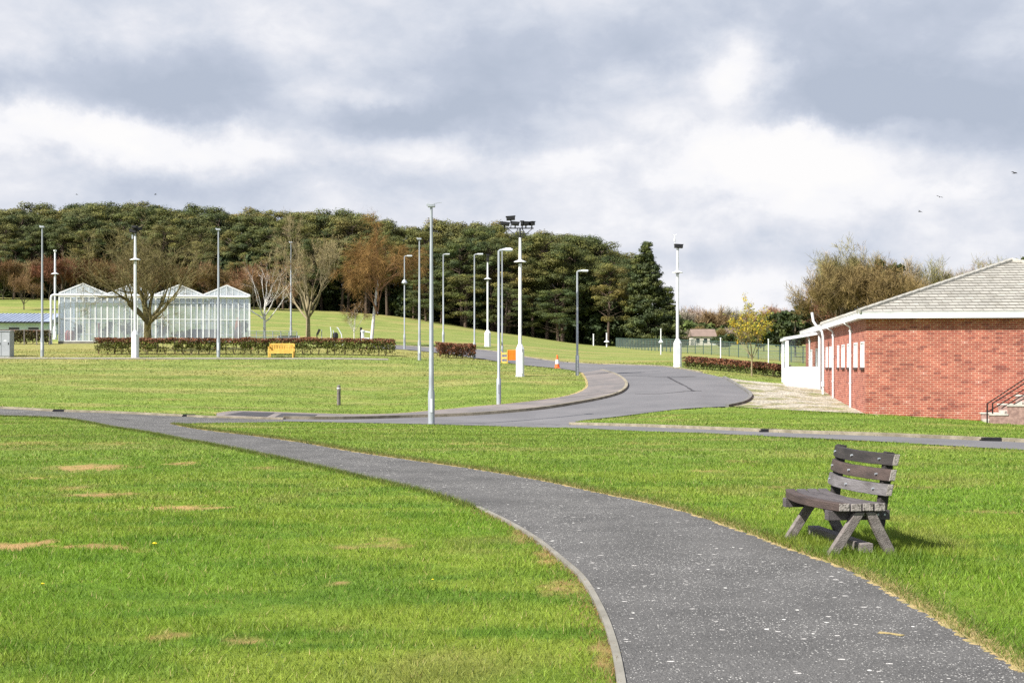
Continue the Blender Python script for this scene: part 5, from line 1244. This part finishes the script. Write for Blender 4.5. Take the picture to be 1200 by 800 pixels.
# ------------------------------------------------------------------ glasshouse
gy = 92.0; gk = gy/F; gx0 = (68.5-600)*gk; gz0 = EYE + (430-402.5)*gk; GW = 56*gk*(220/224); 
GH = empty('glasshouse', (gx0, gy, gz0), 'white framed glasshouse with four gables behind the hedge', 'greenhouse', rz=R(11.5))
eh = (402.5-348)*gk; rh = 14.5*gk; GD = 8.; fr = MB(); rfm = MB(); base = MB()
TW = GW*4
base.box((-.02, -.05, -.4), (TW+.02, .1, .16)); base.box((-.02, GD-.1, -.4), (TW+.02, GD+.05, .16)); base.box((-.02, .1, -.4), (.12, GD-.1, .16)); base.box((TW-.12, .1, -.4), (TW+.02, GD-.1, .16))
base.build('base_wall', M['conc'], GH); fl = MB(); fl.box((.1, .1, -.3), (TW-.1, GD-.1, .03)); fl.build('floor', M['lowgrey'], GH)
for yo in (0, GD):
    nb = 32
    for i in range(nb+1):
        x = TW*i/nb; w_ = .075 if i % 8 else .12
        xx = min(max(x, .05), TW-.05); fr.box((xx-w_/2, yo-.03, .16), (xx+w_/2, yo+.03, eh))
    fr.box((0, yo-.025, eh*.53), (TW, yo+.025, eh*.53+.06)); fr.box((0, yo-.045, eh), (TW, yo+.045, eh+.10)); fr.box((0, yo-.04, .161), (TW, yo+.04, .22))
    for g_ in range(4):
        xa = g_*GW; ins = .16
        pk = (xa+GW/2, yo, eh+.1+rh); l0 = (xa+.02, yo, eh+.28); l1 = (xa+GW-.02, yo, eh+.28)
        fr.beam(l0, pk, .06, .09); fr.beam(pk, l1, .06, .09); fr.box((l0[0]-.0, yo-.03, eh+.1), (l0[0]+.05, yo+.03, eh+.3)); fr.box((l1[0]-.05, yo-.03, eh+.1), (l1[0], yo+.03, eh+.3))
        for k in range(1, 8):
            xq = xa + GW*k/8; zq = eh+.28 + (pk[2]-eh-.28)*(1-abs(k-4)/4); fr.box((xq-.02, yo-.02, eh+.1), (xq+.02, yo+.02, zq))
for i in range(5):   # gutters and side bars
    x = min(max(i*GW, .04), TW-.04); rfm.box((x-.07, -.05, eh+.16), (x+.07, GD, eh+.26))
for g_ in range(4):
    xa = g_*GW
    for k in range(9):
        y = GD*k/8
        rfm.beam((xa+.03, y, eh+.27), (xa+GW/2, y, eh+.09+rh), .05, .06); rfm.beam((xa+GW/2, y, eh+.09+rh), (xa+GW-.03, y, eh+.27), .05, .06)
    rfm.box((xa+GW/2-.03, 0, eh+.06+rh), (xa+GW/2+.03, GD, eh+.13+rh))
for x in (0.03, TW-.03):
    for k in range(13): fr.box((x-.025, GD*k/12-.025, .16), (x+.025, GD*k/12+.025, eh+.1))
    fr.box((x-.02, 0, eh*.53), (x+.02, GD, eh*.53+.06))
fr.build('frame', M['white'], GH); rfm.build('roof_frame', M['white'], GH)
gp = MB(); gr_ = MB()
for yo in (0, GD):
    gp.quad((.03, yo, .16), (TW-.03, yo, .16), (TW-.03, yo, eh), (.03, yo, eh))
    for g_ in range(4):
        xa = g_*GW; gr_.add([(xa+.04, yo+.0, eh+.1), (xa+GW-.04, yo, eh+.1), (xa+GW-.04, yo, eh+.26), (xa+GW/2, yo, eh+.1+rh-.03), (xa+.04, yo, eh+.26)], [(0, 1, 2, 3, 4)])
for x in (.03, TW-.03): gp.quad((x, 0, .16), (x, GD, .16), (x, GD, eh+.1), (x, 0, eh+.1))
for g_ in range(4):
    xa = g_*GW; gr_.quad((xa+.05, 0, eh+.29), (xa+.05, GD, eh+.29), (xa+GW/2, GD, eh+.11+rh), (xa+GW/2, 0, eh+.11+rh)); gr_.quad((xa+GW/2, 0, eh+.11+rh), (xa+GW/2, GD, eh+.11+rh), (xa+GW-.05, GD, eh+.29), (xa+GW-.05, 0, eh+.29))
gp.build('wall_glass', M['gh_glass'], GH); gr_.build('roof_glass', M['gh_roof'], GH)
# big white frame of pipe before the left corner
q = MB(); q.tube([(-.45, -.35, -.1), (-.45, -.35, eh-.05), (-.40, -.35, eh+.08), (-.28, -.33, eh+.13), (TW-.2, -.13, eh+.13), (TW-.03, -.12, eh+.18), (TW-.0, -.12, eh+.3)], .085, 10); q.build('rainwater_pipe', M['white'], GH, smooth=True)
# things inside the glasshouse
def gin(px, dy):
    a_ = (px-68.5)*gk*.985; return (gx0 + a_*math.cos(R(11.5)) - dy*math.sin(R(11.5)), gy + a_*math.sin(R(11.5)) + dy*math.cos(R(11.5)), gz0+.03)
def plant(px, dy, h, w, label, seed, m_=None, pot=True):
    root = empty('potted_plant', gin(px, dy), label, 'plant', 'plants in the glasshouse'); rg = np.random.RandomState(seed); cs = [(rg.uniform(-w/3, w/3), rg.uniform(-w/3, w/3), h*(.45+.5*rg.rand())) for _ in range(7)]
    Vl, Cl = leaves(cs, [(w*.3, w*.3, h*.22)]*7, 40, .09, rg, tint=[(1, 1, 1), (1.3, 1.2, 1)]); np_mesh('foliage', Vl, 4, m_ or M['leaf_bush'], root, Cl)
    q = MB(); q.tube([(0, 0, .2), (.03, 0, h*.6)], .03, 6); q.build('stem', M['bark'], root); q = MB(); q.lathe([(.16, 0), (.22, .32), (.19, .33)], 12); q.build('pot', M['terra'], root)
plant(123, 2.0, 1.7, .9, 'shrub seen through the second bay of glass', 3); plant(139, 3.0, 2.0, 1.1, 'leafy plant between mast and first gable inside the glass', 4); plant(187, 1.5, 1.5, .9, 'dark plant behind the glass right of the tree trunk', 5)
plant(212, 2.0, 1.0, 1.5, 'low wide plant beside the dark trough inside the glass', 6); plant(283, 2.0, 1.9, .7, 'tall brown green plant at the right glass corner', 7); plant(80, 5.0, 1.4, .8, 'plant at the left glass corner', 8); plant(150, 6, 1.6, 1.2, 'bushy plant deep inside the glasshouse', 9)
def prop(name, px, dy, prof, m_, label, cat, n=12):
    q = MB(); q.lathe(prof, n); o = q.build(name, m_); o.location = gin(px, dy); tag(o, label, cat); return o
prop('red_column', 112.5, 1.2, [(.10, 0), (.07, .2), (.07, 1.4), (.11, 1.45), (.10, 1.5)], M['redobj'], 'tall red column standing behind the glass left of the mast', 'post')
prop('red_drum', 79, 1.2, [(.24, .05), (.34, .25), (.34, .75), (.24, .95)], M['redobj'], 'round red drum low behind the first glass bay', 'drum')
prop('orange_sack', 277, 1.3, [(.30, 0), (.36, .3), (.26, .9), (.20, 1.5), (.07, 2.0)], M['terra'], 'tall orange brown wrapped bundle behind the last glass bay', 'bundle')
for nm_, px, w_, d_, h_, mm_, lb in (('planting_trough', 226, 1.0, .8, 1.05, 'dark', 'dark planting trough inside the third glass bay'), ('planting_trough', 242, .95, .8, 1.05, 'dark', 'dark planting trough next to the pole behind the glass')):
    q = MB(); q.box((-w_/2, 0, 0), (w_/2, d_, h_)); q.box((-w_/2-.04, -.04, h_+.002), (w_/2+.04, d_+.04, h_+.06)); q.box((-w_/2+.05, -.015, h_*.45), (w_/2-.05, -.002, h_*.5)); o = q.build(nm_, M[mm_], bevel=.01); o.location = gin(px, 1.5); tag(o, lb, 'trough')
for px, dy in ((98, 4), (160, 5), (200, 6.5), (262, 4.5)):
    q = MB(); q.box((-1.0, -.35, .72), (1.0, .35, .78)); [q.box((x, y, 0), (x+.05, y+.05, .72)) for x in (-.95, .9) for y in (-.3, .25)]; q.box((-.9, -.28, .2), (.9, .28, .24)); o = q.build('staging_table', M['white']); o.location = gin(px, dy)
    tag(o, {98: 'white staging table in the first glasshouse bay', 160: 'white staging table behind the tree trunk in the glasshouse', 200: 'white staging table deep in the third glasshouse bay', 262: 'white staging table in the last glasshouse bay'}[px], 'table', 'staging tables in the glasshouse')

# ------------------------------------------------------------------ low building with blue grey roof, left
lk = 112.0/F; lx = (-110-600)*lk; lz = EYE+(430-392)*lk; LB = empty('low_building', (lx, 112, lz), 'low mint walled building with blue grey ribbed roof beyond the hedge', 'building')
LW = 166*lk; q = MB(); q.box((0, 0, -2), (LW, 6, 1.06)); q.build('wall', M['mint'], LB)
q = MB(); A = (-.3, -.5, 1.12); q.add([(-.3, -.5, 1.10), (LW+.3, -.5, 1.10), (LW+.3, 3, 1.98), (-.3, 3, 1.98), (-.3, 6.5, 1.1), (LW+.3, 6.5, 1.1)], [(0, 1, 2, 3), (3, 2, 5, 4), (0, 3, 4), (1, 5, 2)])
n_ = int(LW/.35)
for i in range(n_): x = i*.35; q.beam((x, -.5, 1.125), (x, 3, 2.005), .04, .05)
q.build('roof', M['roofblue'], LB); q = MB(); q.box((-.3, -.56, .98), (LW+.3, -.505, 1.12)); q.build('gutter', M['dark'], LB)
for x0_ in (1.2, 3.6, 6.0, 9.0, 10.7):
    q = MB(); q.box((x0_, -.03, .1), (x0_+.9, .02, .62)); f_ = q.build('window', M['dark'], LB); q = MB(); q.box((x0_-.05, -.035, .62), (x0_+.95, .02, .67)); q.build('frame', M['white'], f_)
# rail fence before it
def rail_fence(name, a, b, h, label, m_, nposts, rails=(1.0,), r=.03, cat='fence', wires=0, pr=None):
    a, b = Vector(a), Vector(b); root = empty(name, a, label, cat); pts = []
    for i in range(nposts+1):
        x = a.x+(b.x-a.x)*i/nposts; y = a.y+(b.y-a.y)*i/nposts; z = H(x, y); pts.append(Vector((x-a.x, y-a.y, z-a.z)))
        q = MB(); q.box((pts[-1].x-(pr or r), pts[-1].y-(pr or r), pts[-1].z-.2), (pts[-1].x+(pr or r), pts[-1].y+(pr or r), pts[-1].z+h)); q.build('post', m_, root)
    q = MB()
    for rl_ in rails:
        for i in range(nposts): q.beam(pts[i]+Vector((0, -.03, h*rl_)), pts[i+1]+Vector((0, -.03, h*rl_)), r, r*1.4)
    q.build('rail', m_, root)
    if wires:
        q = MB()
        for i in range(nposts):
            for k in range(wires):
                p_ = pts[i].lerp(pts[i+1], (k+.5)/wires); q.beam(p_+Vector((0, 0, .05)), p_+Vector((0, 0, h*.97)), .022, .022, (0, 1, 0))
            for z in (.2, .4, .6, .8): q.beam(pts[i]+Vector((0, .01, h*z)), pts[i+1]+Vector((0, .01, h*z)), .02, .02)
        q.build('mesh_panel', M['fencewire'], root)
    return root
rail_fence('rail_fence', at(-60, 90.5), at(58, 90), 1.06, 'pale rail fence along the brown green hedge at left', M['wood'], 8)
rail_fence('rail_fence', at(291, 91.5), at(348, 92), 1.0, 'thin grey wire fence right of the glasshouse behind the birch', M['galv'], 6, (1, .55), .02, wires=6)
# green fence to the playing field
rail_fence('mesh_fence', at(722, 185), at(796, 128), 1.35, 'far stretch of green mesh fence climbing to the wood', M['fencegreen'], 20, (1,), .05, wires=6)
rail_fence('mesh_fence', at(797, 127.6), at(1004, 90), 1.28, 'green mesh fence with dark posts behind the right hedge', M['fencegreen'], 17, (1,), .045, wires=11, pr=.04)
# ------------------------------------------------------------------ outdoor gym and trough behind the hedge
gp_ = P(373, 404); g1 = empty('exercise_machine', gp_, 'small black exercise machine seat behind the hedge', 'exercise machine', 'outdoor exercise machines')
q = MB(); q.tube([(-.1, 0, -.1), (-.1, 0, .8)], .04, 8); q.build('post', M['black'], g1); q = MB(); q.beam((-.08, 0, .75), (.10, 0, 1.15), .35, .12); q.build('backrest', M['black'], g1); q = MB(); q.tube([(.25, 0, 0), (.25, 0, 1.1)], .03, 8); q.build('handle', M['galv'], g1)
gp_ = P(393, 404.5); g2 = empty('exercise_machine', gp_, 'pale exercise machine with raised curved arms behind the hedge', 'exercise machine', 'outdoor exercise machines')
q = MB(); q.tube([(-.35, 0, 0), (-.3, 0, .9), (-.36, 0, 1.35)], .035, 8); q.tube([(.55, 0, 0), (.45, 0, .8), (.2, 0, 1.25), (.1, 0, 1.3)], .04, 8); q.tube([(-.05, 0, 0), (-.15, 0, 1.1)], .03, 8); q.build('arm', M['mast'], g2)
q = MB(); q.lathe([(.16, .45), (.22, .6), (.2, .85), (.1, .95)], 10); q.build('seat', M['black'], g2)
gp_ = P(425, 405); g3 = empty('exercise_machine', gp_, 'white exercise machine with black post beside the birch trunk', 'exercise machine', 'outdoor exercise machines')
q = MB(); q.box((-.2, -.05, -.1), (-.04, .05, 1.35)); q.build('post', M['black'], g3); q = MB(); q.lathe([(.14, .35), (.11, .9), (.16, 1.1), (.1, 1.15)], 10); q.build('column', M['white'], g3); q = MB(); q.beam((.0, 0, 1.08), (.55, 0, 1.0), .06, .08); q.box((.1, -.2, .42), (.5, .2, .6)); q.build('arm', M['white'], g3)
tp_ = P(338.5, 403); t_ = empty('water_trough', tp_, 'long low black trough behind the hedge above the yellow bench', 'trough'); q = MB(); q.box((-.75, -.25, .35), (.72, .25, .62)); q.build('basin', M['black'], t_, bevel=.01)
for x in (-.8, .74): q = MB(); q.box((x, -.22, -.1), (x+.06, .22, .6)); q.build('leg', M['white'], t_)
# ------------------------------------------------------------------ far white house and wall
hk = 235.0/F; hx = (812-600)*hk; hz = EYE+(430-405.5)*hk; HO = empty('white_house', (hx, 235, hz), 'small white house with brown roof far beyond the fence', 'house')
q = MB(); q.box((0, 0, -3), (4.2, 5, 1.9)); q.build('wall', M['housew'], HO); q = MB(); q.add([(-.2, -.3, 1.8), (4.4, -.3, 1.8), (4.4, 2.5, 3.2), (-.2, 2.5, 3.2), (-.2, 5.3, 1.8), (4.4, 5.3, 1.8)], [(0, 1, 2, 3), (3, 2, 5, 4), (0, 3, 4), (1, 5, 2)]); q.build('roof', M['houser'], HO)
for x in (.6, 2.0, 3.1): q = MB(); q.box((x, -.04, .6), (x+.6, .02, 1.4)); q.build('window', M['dark'], HO)
gx = (834-600)*hk; q = MB(); q.box((0, 0, -2), (1.8, .3, .8)); q.box((.0, -.05, .802), (1.8, .35, .95)); q.box((-.1, -.08, -2), (.15, .38, 1.2)); o = q.build('garden_wall', M['white']); o.location = (gx+.1, 233, hz+.1); tag(o, 'white garden wall right of the far white house', 'wall')
# ------------------------------------------------------------------ birds and flowers
for i, (px, row, Yd, lb) in enumerate(((1189, 203, 75, 'black bird flying nearest the right picture edge'), (1101, 231, 95, 'black bird flying above the bare trees, middle one of three'), (1078, 248, 95, 'black bird flying lowest of the three above the bare trees'), (90, 228, 160, 'tiny bird above the pine tops at the left'), (182, 228, 170, 'tiny bird above the pines over the glasshouse'))):
    q = MB(); q.tube([(-.12, 0, 0), (-.06, 0, .01), (.04, 0, .01), (.12, 0, 0), (.17, 0, -.005)], [.012, .035, .045, .03, .006], 8)
    q.add([(-.03, -.02, .02), (.06, -.02, .02), (.02, -.16, .07), (-.05, -.27, .03), (-.03, .02, .02), (.06, .02, .02), (.02, .16, .07), (-.05, .27, .03)], [(0, 1, 2), (0, 2, 3), (4, 6, 5), (4, 7, 6)])
    q.add([(-.10, -.015, 0), (-.10, .015, 0), (-.2, .04, 0), (-.2, -.04, 0)], [(0, 1, 2, 3)])
    o = q.build('bird', M['bird']); o.location = ((px-600)/F*Yd, Yd, EYE+(430-row)/F*Yd); o.rotation_euler = (R(20), R(-10), R(20+50*i)); tag(o, lb, 'bird', 'birds in the sky')
for i, (px, row, lb) in enumerate(((181, 644, 'yellow dandelion flower in the lawn near the brown patches'), (50, 689, 'small yellow dandelion low in the left lawn'), (507, 683, 'tiny yellow flower in the lawn left of the path edging'))):
    p = P(px, row); s_ = (1, .6, .5)[i]; root = empty('dandelion', p, lb, 'flower', 'dandelions'); q = MB(); q.tube([(0, 0, 0), (.004, 0, .05)], .002, 5); q.build('stem', M['leaf_bush'], root)
    q = MB()
    for k in range(18):
        an = k*2.4; q.add([(0, 0, .05), (math.cos(an)*.022, math.sin(an)*.022, .058), (math.cos(an+.5)*.022, math.sin(an+.5)*.022, .062)], [(0, 1, 2)])
    q.lathe([(.010, .048), (.018, .060), (.006, .068)], 10); q.build('flower_head', M['petal'], root); root.scale = (s_,)*3
